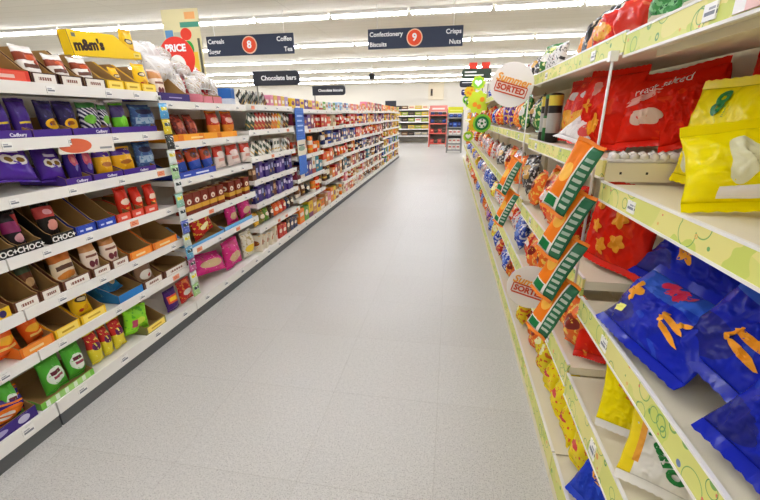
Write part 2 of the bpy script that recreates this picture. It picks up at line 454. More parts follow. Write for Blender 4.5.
B1 = (1.722, 1.472, 1.222, .95, .69, .462)
BAYS = [  # left run: y0, y1, rail tops
 (.12, 1.335, B1), (1.335, 2.53, B1), (2.53, 3.72, (1.672, 1.392, 1.12, .835, .575)), (3.72, 4.9, (1.68, 1.435, 1.172, .935, .69, .42)),
 (4.9, 6.07, (1.66, 1.40, 1.06, .765, .49)), (6.07, 7.24, (1.66, 1.41, 1.14, .86, .56)), (7.24, 8.41, (1.68, 1.42, 1.15, .88, .6, .37)),
 (8.41, 9.58, (1.68, 1.42, 1.15, .88, .6, .37)), (9.58, 10.75, (1.7, 1.43, 1.15, .87, .6, .36)), (10.75, 11.9, (1.7, 1.43, 1.15, .87, .6, .36)),
 (11.9, 13.2, (1.72, 1.45, 1.2, .95, .7, .44)), (13.2, 14.5, (1.72, 1.45, 1.2, .95, .7, .44)), (14.5, 15.75, (1.72, 1.45, 1.2, .95, .7, .44))]
LB = ['cut-off chocolate bay', 'first chocolate bay', 'second chocolate bay', 'third chocolate bay', 'bay behind blue banner'] + [f'{w} biscuit bay' for w in ORD[:8]]
RB0 = (1.775, 1.335, .905, .565); RB1 = (1.785, 1.405, .975, .60)
RBAYS = [(.1, 1.42, RB0), (1.42, 2.76, RB1)] + [(2.76 + 1.34 * k, 4.1 + 1.34 * k, (1.79, 1.43, 1.0, .6)) for k in range(9)]
RBN = [f'{w} crisps bay' for w in ORD[:11]]
SH = ['top shelf'] + [f'{w} shelf' for w in ORD[1:7]]
def wh(side, b, i):
    n = len((BAYS if side == 'L' else RBAYS)[b][2])
    return (SH[i] if i < n else 'base deck') + ', ' + (LB if side == 'L' else RBN)[b]
def top(side, b, i):
    t = (BAYS if side == 'L' else RBAYS)[b][2]
    return t[i] - .0075 if i < len(t) else .1455
# ------------------------------------------------------------------ shelving runs
def runs():
    for k, (a, b, t) in enumerate(BAYS):
        look = ['white shelving bay cut off by the photo edge, holding purple and orange boxes', 'white shelving bay with yellow carton on top and purple bags',
                'white shelving bay with orange and blue trays beside the hanging strip', 'white shelving bay with leaning chocolate bars, before the blue banner',
                'white shelving bay just behind the tall blue banner'][k] if k < 5 else f'white biscuit shelving bay, {ORD[k-5]} after the one behind the blue banner'
        shelving('L', a, b, t, look, tickets=4 if k < 4 else 3)
    for k, (a, b, t) in enumerate(RBAYS):
        look = ['cream shelving bay with yellow-green rails and big blue bags', 'cream shelving bay with red bags above the orange packets'][k] if k < 2 else f'cream crisps shelving bay, {ORD[k]} along from the yellow bags'
        shelving('R', a, b, t, look, depth=.42, tickets=2 if k < 4 else 0, railh=(.055, .055, .07, .095))
    # the thick folded front of the top shelf above the yellow bags
# ------------------------------------------------------------------ chocolate side
def bay_of(side, Y):
    for k, q in enumerate(BAYS if side == 'L' else RBAYS):
        if q[0] <= Y < q[1]: return k
    return 0 if Y < 1 else len(BAYS if side == 'L' else RBAYS) - 1
TSPAN = []
def T(i, px0, px1, om, look, lab=None, hb=.19, hf=.055, d=.3, b=None, **kw):
    zz = top('L', 1 if b is None else b, i)
    Y0, Y1 = along(px0, XL - .012, zz + hf / 2), along(px1, XL - .012, zz + hf / 2)
    bb = bay_of('L', (Y0 + Y1) / 2) if b is None else b
    TSPAN.append((bb, i, Y0 + .008, Y1 - .012, px0, px1)) if hb > .145 and d <= .3 else None
    return tray(look, wh('L', bb, i), om, 'L', (Y0 + Y1) / 2, top('L', bb, i), Y1 - Y0 - .005, d, hb, hf, lab, **kw)
def P(i, px0, px1, m, look, h, d=.07, sb=.02, tilt=.14, dz=.006, b=None, name='chocolate_pouch', raw=False, **kw):
    bb = 1 if b is None else b
    zz = top('L', bb, i) + dz; X = XL - .02 - sb - d / 2
    Y0, Y1 = along(px0, X, zz + h * .5), along(px1, X, zz + h * .5)
    bb = bay_of('L', (Y0 + Y1) / 2) if b is None else b
    best = max([(min(px1, t[5]) - max(px0, t[4]), t) for t in TSPAN if t[1] == i and (b is None or t[0] == b)] or [(0, None)], key=lambda q: q[0])
    if best[0] > .5 * (px1 - px0) and not raw:
        t = best[1]; fr = [min(1, max(0, (p - t[4]) / (t[5] - t[4]))) for p in (px0 - 2, px1 + 4)]
        Y0, Y1 = (t[2] + f * (t[3] - t[2]) for f in fr)
        if b is None: bb = t[0]
    return pouch(name, look, wh('L', bb, i), m, 'L', X, (Y0 + Y1) / 2, top('L', bb, i) + dz, (Y1 - Y0) * .985, h, d, 'bag', tilt, **kw)

def chocolate():
    g = mat
    red = g('red_board', 'd23a2c', .5); dkb = g('dark_brown_board', '4a2a22', .5); yel = g('yellow_board', 'f6c81e', .5)
    pur = g('purple_board', '4a2d86', .45); blk = g('black_board', '26241f', .5); blu = g('blue_board', '2a3f9c', .5)
    ora = g('orange_board', 'ee7a22', .5); brn = g('brown_board', '6e4130', .5); lbl = g('light_blue_board', '2f7fc4', .5)
    grn = g('green_board', '7cc24a', .5); redb = g('bright_red_board', 'dc3a22', .5)
    lw = g('label_white', 'eee7dc', .5, [('r', .2, .8, .3, .65, '8a5b4a'), ('s', 0, 9, .22, 'eee7dc')])
    ly = g('label_yellow', 'fbe06a', .5, [('r', .2, .8, .35, .6, 'c7a02a')])
    lr = g('label_red', 'e35a44', .5, [('r', .25, .75, .3, .65, 'f0c9bd')])
    lo = g('label_orange', 'f59a3c', .5, [('r', .2, .7, .3, .6, 'f8d9a0')])
    lp = g('label_purple', '52349a', .5, [('e', .3, .5, .12, .3, 'e8e0f0')])
    lb = g('label_blue', '3a52b4', .5, [('r', .45, .85, .3, .6, 'dfe4f4'), ('r', .1, .3, .35, .55, 'c9d2ef')])
    # films
    f_malt = g('film_red_white', 'c9281e', .3, [('r', 0, 1, .28, .62, 'e9dfd2'), ('r', .1, .9, .38, .52, 'c9281e'), ('e', .7, .75, .15, .1, '7a3a22')])
    f_minst = g('film_white_brown', 'ece6dd', .3, [('r', 0, 1, .56, .82, '8c3d22'), ('e', .6, .66, .25, .1, 'c4562e'), ('r', .15, .85, .3, .44, '6a4436'), ('e', .75, .5, .12, .08, 'a8482a')])
    f_mm = g('film_yellow', 'f5c21a', .3, [('e', .5, .62, .32, .1, '4a3a2c'), ('e', .5, .62, .22, .06, 'd9c8a0'), ('e', .55, .3, .2, .1, 'e8a21a'), ('e', .3, .25, .1, .06, 'c0392b')])
    f_twirl = g('film_purple', '45297f', .28, [('r', .2, .8, .3, .36, 'e0c63a'), ('n', 5, .66, '5b3ea0')])
    f_btn = g('film_purple_black', '2b1f4e', .28, [('e', .55, .28, .42, .17, 'eab52a'), ('e', .5, .3, .2, .07, '9c5a22'), ('n', 6, .62, '4b3a86')])
    f_stripe = g('film_striped', '2f2a4c', .3, [('s', .9, 7, .42, 'd8d6dc'), ('e', .4, .4, .3, .16, '6fb53a'), ('r', 0, 1, .8, 1, '3f7a3c')])
    f_green = g('film_green_purple', '6cbf2c', .3, [('r', 0, 1, .5, 1, '4a3a6e'), ('e', .6, .35, .3, .2, '7ed03a')])
    f_bluegrey = g('film_blue_grey', '41598c', .3, [('r', .1, .9, .22, .5, '9fb4c8'), ('n', 6, .55, '5d83a8'), ('e', .5, .75, .35, .12, '2a2340')])
    f_egg = g('film_violet', '4d2a92', .22, [('e', .36, .45, .19, .13, 'e2dcd8'), ('e', .64, .45, .19, .13, 'e2dcd8'), ('r', .25, .7, .64, .72, 'cfc3e6'), ('e', .36, .45, .1, .07, '80602e'), ('e', .64, .45, .1, .07, '80602e'), ('n', 4, .64, '5a38a4')])
    f_pinkfl = g('film_indigo_pink', '3f2a84', .25, [('e', .5, .62, .32, .22, 'd8607a'), ('e', .5, .35, .14, .12, '7a74b8'), ('e', .4, .62, .1, .1, 'e88a8a')])
    f_ybtn = g('film_gold', 'f0b422', .25, [('r', 0, 1, .72, 1, '58358f'), ('e', .5, .4, .3, .1, 'b06a28'), ('n', 6, .64, 'f8d24a')])
    f_mag = g('film_black_magenta', '2a2226', .25, [('r', 0, 1, .42, .72, '8a2a5c'), ('e', .55, .25, .3, .13, 'd8a0a4'), ('r', .6, 1, .6, .9, 'a03030')])
    f_choc = g('film_black_red', '28221f', .25, [('r', 0, 1, .6, .92, 'b2403c'), ('e', .55, .35, .3, .16, 'e0988a'), ('e', .5, .75, .2, .08, 'd89aa0')])
    f_red = g('film_bright_red', 'd93420', .22, [('e', .5, .5, .36, .12, 'f0d0b8'), ('r', .3, .7, .2, .28, 'f2a23a'), ('n', 5, .66, 'e8603a')])
    f_brngrn = g('film_brown_green', '6b3d28', .3, [('e', .5, .4, .3, .16, 'caa274'), ('r', 0, 1, .75, 1, '44523a')])
    f_malti = g('film_white_orange', 'e9d5b4', .3, [('r', 0, 1, .68, 1, 'c8702e'), ('r', .1, .9, .42, .56, '5a4034'), ('e', .5, .22, .42, .12, 'd98a3c')])
    f_cream = g('film_cream', 'eedccb', .3, [('r', 0, 1, .72, 1, 'c78a52'), ('r', .15, .85, .52, .6, '8a5a48'), ('e', .38, .28, .13, .12, '7c3a44'), ('e', .64, .28, .13, .12, '7c3a44')])
    f_reese = g('film_orange', 'ee6420', .22, [('e', .5, .45, .4, .12, 'f3b02e'), ('r', .15, .85, .2, .28, 'f8c86a'), ('n', 5, .64, 'f27a30')])
    f_aqua = g('film_blue', '2f7db8', .3, [('e', .7, .4, .18, .25, 'd9c5a0'), ('n', 5, .6, '3f97cf')])
    f_sprink = g('film_brown_white', '8a6a52', .3, [('e', .5, .4, .38, .24, 'e4ded4'), ('e', .6, .35, .12, .1, 'c4383a')])
    f_aero = g('film_green', '58b83c', .28, [('e', .52, .45, .4, .27, 'e6efe0'), ('r', .3, .75, .5, .62, '6a2e3a'), ('r', .35, .8, .36, .45, 'a04a5a'), ('n', 6, .66, '7ad05a')])
    f_ry = g('film_red_yellow', 'e3d23a', .28, [('r', 0, 1, .5, 1, 'c8322e'), ('e', .5, .55, .3, .14, '6a2a5c'), ('n', 7, .62, 'f0e46a')])
    f_lime = g('film_lime', '8fdc2e', .28, [('n', 5, .58, '5ab82a'), ('e', .55, .4, .25, .15, 'd2e84a'), ('r', .2, .4, .2, .5, 'c04a6a')])
    f_py = g('film_purple_multicolour', '4c2a6e', .28, [('r', .1, .9, .35, .75, 'e05a3a'), ('r', .2, .8, .45, .65, 'f0c030')])
    f_sk = g('film_red_multicolour', 'c6302a', .28, [('n', 5, .55, 'e8883a'), ('e', .5, .4, .3, .15, 'e8e2d8')])
    # --- top shelf
    T(0, -30, 30, red, 'red card tray of red pouches', lr)
    P(0, -20, 12, f_malt, 'red and white pouch in red tray', .2)
    for q, (a, b) in enumerate(((31, 58), (60, 83), (84, 106))):
        T(0, a, b, dkb, 'dark brown tray with white label', lw)
        P(0, a + 3, b - 4, f_minst, 'white and brown pouch in dark tray', .17 if q == 0 else .15, d=.06, tilt=.3)
    for a, b in ((107, 124), (125, 141), (142, 156)): T(0, a, b, yel, 'yellow tray with pale label', ly, hb=.17)
    P(0, 135, 148, f_mm, 'yellow pouch leaning in yellow tray', .17, d=.05); P(0, 121, 131, f_mm, 'yellow pouch slumped between yellow trays', .13, d=.05, sb=.06)
    # yellow display carton lying across the trays behind, side panel to the aisle
    mm = link('display_carton', None); mm.matrix_world = Matrix.Translation((XL - .21, 2.455, top('L', 1, 0) + .215)) @ Matrix.Rotation(PI/2, 4, 'Z') @ Matrix.Rotation(-.08, 4, 'Y')
    bm = bmesh.new(); pf = [(-.29, 0), (.25, 0), (.25, .045), (.17, .055), (.04, .135), (-.3, .135)]
    bm_prism(bm, pf, lambda a, b, t: (a, t, b), 0, .004, 0, 1); bm_prism(bm, pf, lambda a, b, t: (a, t, b), .07, .066, 0, 1)
    bm_box(bm, (-.29, .004, 0), (.25, .066, .004)); bm_box(bm, (.246, .004, 0), (.25, .066, .045)); bm_box(bm, (-.294, .004, 0), (-.29, .066, .135))
    bmesh.ops.recalc_face_normals(bm, faces=bm.faces[:])
    me = bm_mesh(bm, 'carton_board'); o = link('carton_board', me, None, mm); me.materials.append(mat('sunny_yellow_board', 'ffd60f', .45)); me.materials.append(KRAFT)
    text('lettering', "m&m's", .08, mat('ink_brown', '3b2418', .5), mm, (-.17, -.001, .06), bold=.004, rot=.07)
    box('corner_mark', (-.275, -.001, .1), (-.25, .0, .12), mat('ink_grey', '7a7a6a', .5), mm)
    box('front_label', (.18, -.001, .008), (.24, 0, .038), ly, mm)
    tag(mm, 'large bright yellow carton lying across trays', wh('L', 1, 0), 'box')
    o = pouch('chocolate_pouch', 'yellow pouch standing upright inside the yellow carton', wh('L', 1, 0), f_mm, 'L', XL - .285, 2.68, top('L', 1, 0) + .23, .12, .19, .05, 'bag', .05)
    # --- second shelf
    for a, b in ((-30, 32), (33, 72), (73, 110), (111, 157)):
        T(1, a, b, pur, 'long low purple tray', None, hb=.1, hf=.042, word='Cadbury' if a in (-30, 73) else None, wcol='e8e2f2', wsize=.022, wpos=.25)
    for a, b in ((-14, 9), (11, 32)):
        P(1, a, b, f_twirl, 'purple pouch with yellow word', .175, d=.06)
    for a, b in ((39, 57), (58, 77)): P(1, a, b, f_btn, 'dark purple pouch with yellow patch', .17, d=.06)
    P(1, 80, 100, f_stripe, 'striped dark pouch with green patch', .18, d=.06); P(1, 101, 110, f_stripe, 'narrow striped pouch', .17, d=.05)
    P(1, 113, 127, f_green, 'green and purple pouch', .17, d=.06); P(1, 131, 155, f_bluegrey, 'blue grey pouch with pale lettering', .165, d=.07)
    # --- third shelf
    o = P(2, -6, 35, f_egg, 'violet pouch slumped forward', .23, d=.08, sb=-.03, tilt=.5, roll=.14, dz=.02)
    P(2, 38, 64, f_egg, 'violet pouch with pale double ring', .205, d=.08, tilt=.3, roll=.06)
    for a, b in ((66, 92), (94, 123), (124, 156)): T(2, a, b, pur, 'low purple tray', None, hb=.1, hf=.04, word='Cadbury', wcol='e8e2f2', wsize=.02, wpos=.1)
    for a, b in ((67, 79), (80, 92)): P(2, a, b, f_pinkfl, 'indigo pouch with pink flower shape', .19, d=.06)
    for a, b in ((95, 112), (113, 133)): P(2, a, b, f_ybtn, 'golden pouch with purple top', .16, d=.07)
    P(2, 136, 154, f_bluegrey, 'blue grey pouch with pale lettering', .18, d=.06)
    # --- fourth shelf
    for a, b in ((-14, 17), (18, 43), (52, 75)):
        T(3, a, b, blk, 'black tray with white lettering', None, hb=.19, hf=.05, word='CHOC+', wcol='f2efe8', wsize=.037)
    P(3, -8, 10, f_mag, 'black and magenta pouch', .2); P(3, 20, 36, f_mag, 'black and magenta pouch', .2); P(3, 54, 69, f_choc, 'black and red pouch in black tray', .2)
    for a, b in ((76, 96), (97, 116)): T(3, a, b, blu, 'empty royal blue tray', lb, hb=.19)
    for a, b in ((117, 131), (132, 144), (145, 158)): T(3, a, b, redb, 'red tray with red label', lr, hb=.12)
    for a, b in ((118, 130), (133, 142), (146, 156)): P(3, a, b, f_red, 'red pouch in red tray', .19 if a < 120 else .17, d=.06)
    # --- fifth shelf
    T(4, -22, 11, g('purple_yellow_board', 'f0c52a', .5), 'yellow tray with purple spot', mat('label_eight', 'f0c52a', .5, [('e', .78, .5, .14, .42, '2f2560')]), hb=.19)
    P(4, -16, 4, f_ybtn, 'golden pouch with purple top', .2)
    for a, b in ((14, 40), (41, 61), (63, 91), (93, 111), (112, 129)): T(4, a, b, brn, 'brown tray with white label', lw, hb=.19)
    P(4, 43, 55, f_brngrn, 'brown and green pouch', .17, sb=.08, d=.05); P(4, 66, 86, f_malti, 'white and orange pouch', .2)
    for a, b in ((95, 109), (113, 126)): P(4, a, b, f_cream, 'cream pouch with two plum dots', .19, d=.06)
    for a, b in ((130, 152), (153, 177)): T(4, a, b, ora, 'empty orange tray', lo, hb=.17)
    # --- sixth shelf
    P(5, -12, 15, f_reese, 'bright orange pouch', .2, d=.09)
    T(5, 20, 54, ora, 'orange tray with yellow label', lo, hb=.12); P(5, 22, 42, f_reese, 'bright orange pouch in orange tray', .19, d=.08, roll=-.12)
    for a, b in ((55, 80), (81, 106)): T(5, a, b, yel, 'deep yellow tray', ly, hb=.17)
    P(5, 84, 99, f_mm, 'yellow pouch in deep yellow tray', .19)
    P(5, 99, 120, f_aqua, 'teal blue pouch lying on its back', .2, d=.09, sb=.06, tilt=.9)
    T(5, 119, 143, lbl, 'light blue tray', None, hb=.12)
    T(5, 144, 163, brn, 'brown tray of white pouches', lw, hb=.18); P(5, 146, 160, f_sprink, 'white and brown pouch with red dot', .16)
    T(5, 164, 188, brn, 'empty brown tray with white label', lw, hb=.18)
    # --- base deck
    T(6, -26, 37, mat('violet_board', '43307e', .45), 'violet carton with oval marks', mat('label_violet', '43307e', .45, [('e', .82, .5, .12, .4, 'c9c2dc'), ('e', .3, .5, .2, .3, 'a8a0c8')]), hb=.17, hf=.06)
    o = P(6, -18, 24, mat('film_violet_orange', '3c2a78', .25, [('e', .45, .35, .42, .24, 'ee7a22'), ('e', .4, .32, .2, .12, 'e8e2d8'), ('s', 1.2, 5, .3, 'd8701e')]), 'violet and orange bag in violet carton', .155, d=.09, raw=True)
    T(6, 41, 94, grn, 'long green tray', mat('label_green', 'a5d878', .5, [('s', 0, 5, .4, 'e2eed4')]), hb=.07, hf=.04)
    for a, b in ((20, 41), (42, 64), (66, 84)): P(6, a, b, f_aero, 'green pouch with white oval', .2, d=.07)
    for a, b in ((89, 101), (102, 111), (112, 124)): P(6, a, b, f_ry, 'red and yellow pouch', .2, d=.06)
    P(6, 124, 146, f_lime, 'lime green pouch tilted sideways', .18, d=.07, roll=.2)
    T(6, 146, 166, mat('moss_board', '8a8a52', .5), 'mossy green tray', ly, hb=.15)
    P(6, 166, 178, f_py, 'purple pouch with orange and yellow square', .17, d=.06); P(6, 179, 192, f_sk, 'red pouch with orange blotches', .18, d=.06)
    # --- orange offer flag clipped to the second rail
    for (px, i, s) in ((82, 1, .14),):
        z = top('L', 1, i) - .03; Y = along(px, XL, z)
        o = link('offer_flag', None); o.matrix_world = Matrix.Translation((XL + .028, Y, z - .01)) @ Matrix.Rotation(PI/2 - .3, 4, 'Z')
        box('card', (-s, 0, -.045), (s, .002, .035), mat('flag_card', 'f3ece2', .4, [('e', .3, .5, .28, .46, 'e4714e'), ('r', .72, .95, .2, .34, '9a9a9a')]), o)
        box('clip', (-.02, .002, -.01), (.02, .016, .02), RAILW, o)
        tag(o, 'white price flag with orange oval on purple tray shelf', '', 'price card')
    # ---------------------------------------------------------------- second bay
    def T2(i, a, b, *r, **k): return T(i, a, b, *r, b=2, **k)
    def P2(i, a, b, *r, **k): return P(i, a, b, *r, b=2, **k)
    T2(0, 159, 190, mat('deep_purple_board', '3f3070', .5), 'purple and brown card tray', mat('label_purple_line', '3f3070', .5, [('r', .25, .75, .42, .58, 'a89cc8')]), hb=.2, hf=.06)
    P2(0, 152, 165, f_cream, 'cream pouch with two plum dots', .2, d=.06)
    f_clear = mat('film_clear_multipack', 'd3cdc4', .22, [('n', 9, .58, 'b9a27c'), ('n', 13, .66, 'b04a4c'), ('n', 16, .66, '7c9a6a'), ('s', .5, 6, .16, 'f1efec')])
    f_clear2 = mat('film_white_multipack', 'e3dfda', .2, [('n', 6, .64, 'c9b58f'), ('n', 11, .68, '8a7a8a'), ('s', .3, 4, .2, 'f4f2ee')])
    f_cred = mat('film_red_multipack', 'c7323a', .22, [('n', 6, .52, 'e6d9d3'), ('n', 11, .62, 'd6667a')])
    zt = top('L', 2, 0)
    hp = [(.14, 2.86, .13, .3, .14, f_clear2, .1), (.3, 3.02, .27, .32, .14, f_clear2, 1.0), (.24, 2.98, .02, .34, .17, f_clear, .3), (.28, 3.12, .17, .34, .15, f_clear, 1.1), (.12, 3.0, .02, .2, .1, f_clear, .2),
          (.36, 3.5, .28, .24, .12, f_cred, .9), (.22, 3.28, .02, .2, .14, f_cred, .3), (.2, 3.34, .17, .26, .13, f_clear, 1.0), (.2, 3.5, .02, .22, .12, f_cred, .5), (.1, 3.22, .02, .16, .1, f_clear, .3), (.13, 3.40, .085, .24, .12, f_clear, .6), (.27, 3.52, .15, .26, .12, f_cred, .9), (.14, 3.58, .02, .16, .1, f_clear, .4), (.36, 3.36, .3, .26, .12, f_clear, 1.0)]
    for q, (sb, Y, dz, w, d, m, tl) in enumerate(hp):
        lk = {id(f_clear): 'clear multipack of mixed bars', id(f_clear2): 'white crinkled multipack', id(f_cred): 'red and white multipack'}[id(m)]
        pouch('multipack_bag', lk + ' in the heap', wh('L', 2, 0), m, 'L', XL - .06 - sb, Y, zt + dz, w, .2, d, 'bag', tl, seed=q % 6)
    box_m = mat('pink_board', 'd9808a', .5, [('n', 9, .56, 'e8b6b4')])
    for Y, w in ((3.13, .13), (3.27, .13)): tray('pale pink low tray', wh('L', 2, 0), box_m, 'L', Y, zt, w, .2, .08, .06)
    carton('chocolate_box', 'blue upright card box', wh('L', 2, 0), mat('sky_board', '2f66b0', .5, [('r', 0, 1, 0, .4, 'c8d0dc')]), 'L', XL - .06, 3.62, zt, .1, .15, .12, yaw=.2)
    T2(1, 171, 237, mat('amber_board', 'f39a1c', .5), 'long amber tray', mat('label_amber', 'f5a62e', .5, [('s', 0, 3, .25, 'e07c1c'), ('r', .2, .4, .3, .6, 'fbd68a')]), hb=.16, hf=.055, d=.34)
    f_dkred = mat('film_dark_red', '6b2a22', .25, [('n', 6, .52, 'a8402c'), ('e', .5, .5, .3, .14, 'c05a3a')])
    f_orred = mat('film_orange_red', 'e8882a', .25, [('r', 0, 1, .45, 1, 'c23a28'), ('e', .5, .66, .32, .13, 'e8b0a0'), ('n', 6, .64, 'f0a84a')])
    for a, b in ((176, 187), (189, 198)): P2(1, a, b, f_dkred, 'dark red pouch leaning back', .19, d=.06, tilt=.35)
    for a, b in ((208, 220), (223, 234)): P2(1, a, b, f_orred, 'orange and red upright pouch', .215, d=.06)
    T2(2, 176, 216, mat('cobalt_board', '2f3f9a', .5), 'cobalt blue tray', None, hb=.14, hf=.06, word='', wcol='ffffff') if False else T2(2, 176, 216, mat('cobalt_board', '2f3f9a', .5), 'cobalt blue tray', lb, hb=.14, hf=.055)
    f_rb = mat('film_red_blue', '3450a8', .25, [('r', 0, 1, .48, 1, 'c4502e'), ('e', .5, .72, .3, .14, '6a3a22'), ('n', 6, .66, '5a78c8')])
    f_rw = mat('film_red_pink', 'e6d3c8', .25, [('r', 0, 1, .5, 1, 'd0402c'), ('e', .5, .6, .34, .14, 'ead2c6'), ('r', .2, .8, .25, .4, 'd8988a')])
    for a, b in ((175, 187), (189, 202), (203, 213)): P2(2, a, b, f_rb, 'red and blue pouch', .2, d=.06, roll=-.15)
    for a, b in ((214, 225), (227, 239), (241, 251)): P2(2, a, b, f_rw, 'red and pale pink pouch', .2, d=.07)
    jar = mat('jar_brown_gold', '7a2f22', .3, [('r', 0, 1, .2, .42, 'd8a23a'), ('e', .5, .62, .28, .13, 'ecdcc8'), ('e', .5, .6, .1, .06, '9a3a28')])
    zj = top('L', 2, 3)
    for a in (185, 193, 201, 209, 217, 228, 235, 243, 250):
        Y = along(a, XL - .06, zj + .09)
        if Y > 3.68: continue
        carton('chocolate_carton', 'brown and gold upright carton', wh('L', 2, 3), jar, 'L', XL - .02, Y, zj, .098, .165, .1)
    T2(4, 192, 224, mat('pale_blue_board', '6fb0e0', .5), 'pale blue tray with kraft inside', None, hb=.17, hf=.03); T2(4, 225, 252, mat('pale_blue_board', '6fb0e0', .5), 'pale blue low tray', None, hb=.06, hf=.04)
    f_pinky = mat('film_magenta', 'd63384', .25, [('n', 5, .55, 'c23a6c'), ('e', .5, .35, .34, .2, 'cfae86'), ('n', 9, .66, 'f0a8c8')])
    f_sun = mat('film_red_gold', 'c8302a', .25, [('n', 5, .54, 'e8b43a'), ('e', .5, .4, .25, .14, 'f0e0a0')])
    P2(4, 203, 217, f_sun, 'red and gold pouch', .19, d=.07, roll=-.2)
    for a, b in ((226, 237), (239, 250)): P2(4, a, b, f_pinky, 'magenta and tan pouch', .2, d=.08)
    P2(5, 198, 224, f_pinky, 'magenta and tan pouch lying forward', .2, d=.12, tilt=.6, roll=.2); P2(5, 225, 240, f_pinky, 'magenta and tan pouch', .27, d=.1)
    P2(5, 243, 254, mat('film_pale_gold', 'ddd6c4', .3, [('n', 6, .56, 'b9a878'), ('e', .5, .3, .4, .16, 'e8c23a')]), 'tall white and gold pouch', .27, d=.08)
    # the narrow strip of hanging sweets on the upright between first and second bay
    st = link('clip_strip', None); st.location = (XL + .022, 2.515, 0)
    box('strip', (-.004, -.012, .2), (-.002, .012, 1.69), RAILW, st); box('hook', (-.018, -.014, 1.67), (-.002, .014, 1.7), RAILW, st)
    tag(st, 'white strip of sweets hung between first and second chocolate bays', '', 'hanging strip')
    cols = ['5aa8d8', 'e0c832', '3a3a3a', 'd8e2dc', 'a8cf9a', 'dfe3df', '8fbfae', 'd8dcd6', '5a6ab8', 'c8d4c8', '6aa8c8', 'b0588a', 'd6e0d2', 'a8d08a']
    for q, c in enumerate(cols):
        m = mat(f'sweet_{c}', c, .3, [('r', .15, .85, .55, .8, '3c4a4a' if q % 3 else 'e8d83a'), ('n', 6, .62, 'eef0ea')])
        pouch('hanging_sweet_packet', 'small packet on the hanging sweets strip', 'between chocolate bays', m, 'L', XL + .036, 2.515 + .005 * (q % 3), 1.55 - .103 * q, .085, .1, .018, 'packet', .05, seed=q % 6)
        THINGS[-1][0]['label_rank'] = q
def rank_strip():
    rows = [r for r in THINGS if 'label_rank' in r[0]]
    for r in rows:
        THINGS.remove(r); q = r[0]['label_rank']; del r[0]['label_rank']
        r[0]['label'] = f'{r[1]} between chocolate bays, {ORD[q]} from its top'; r[0]['group'] = 'sweets on the hanging strip'

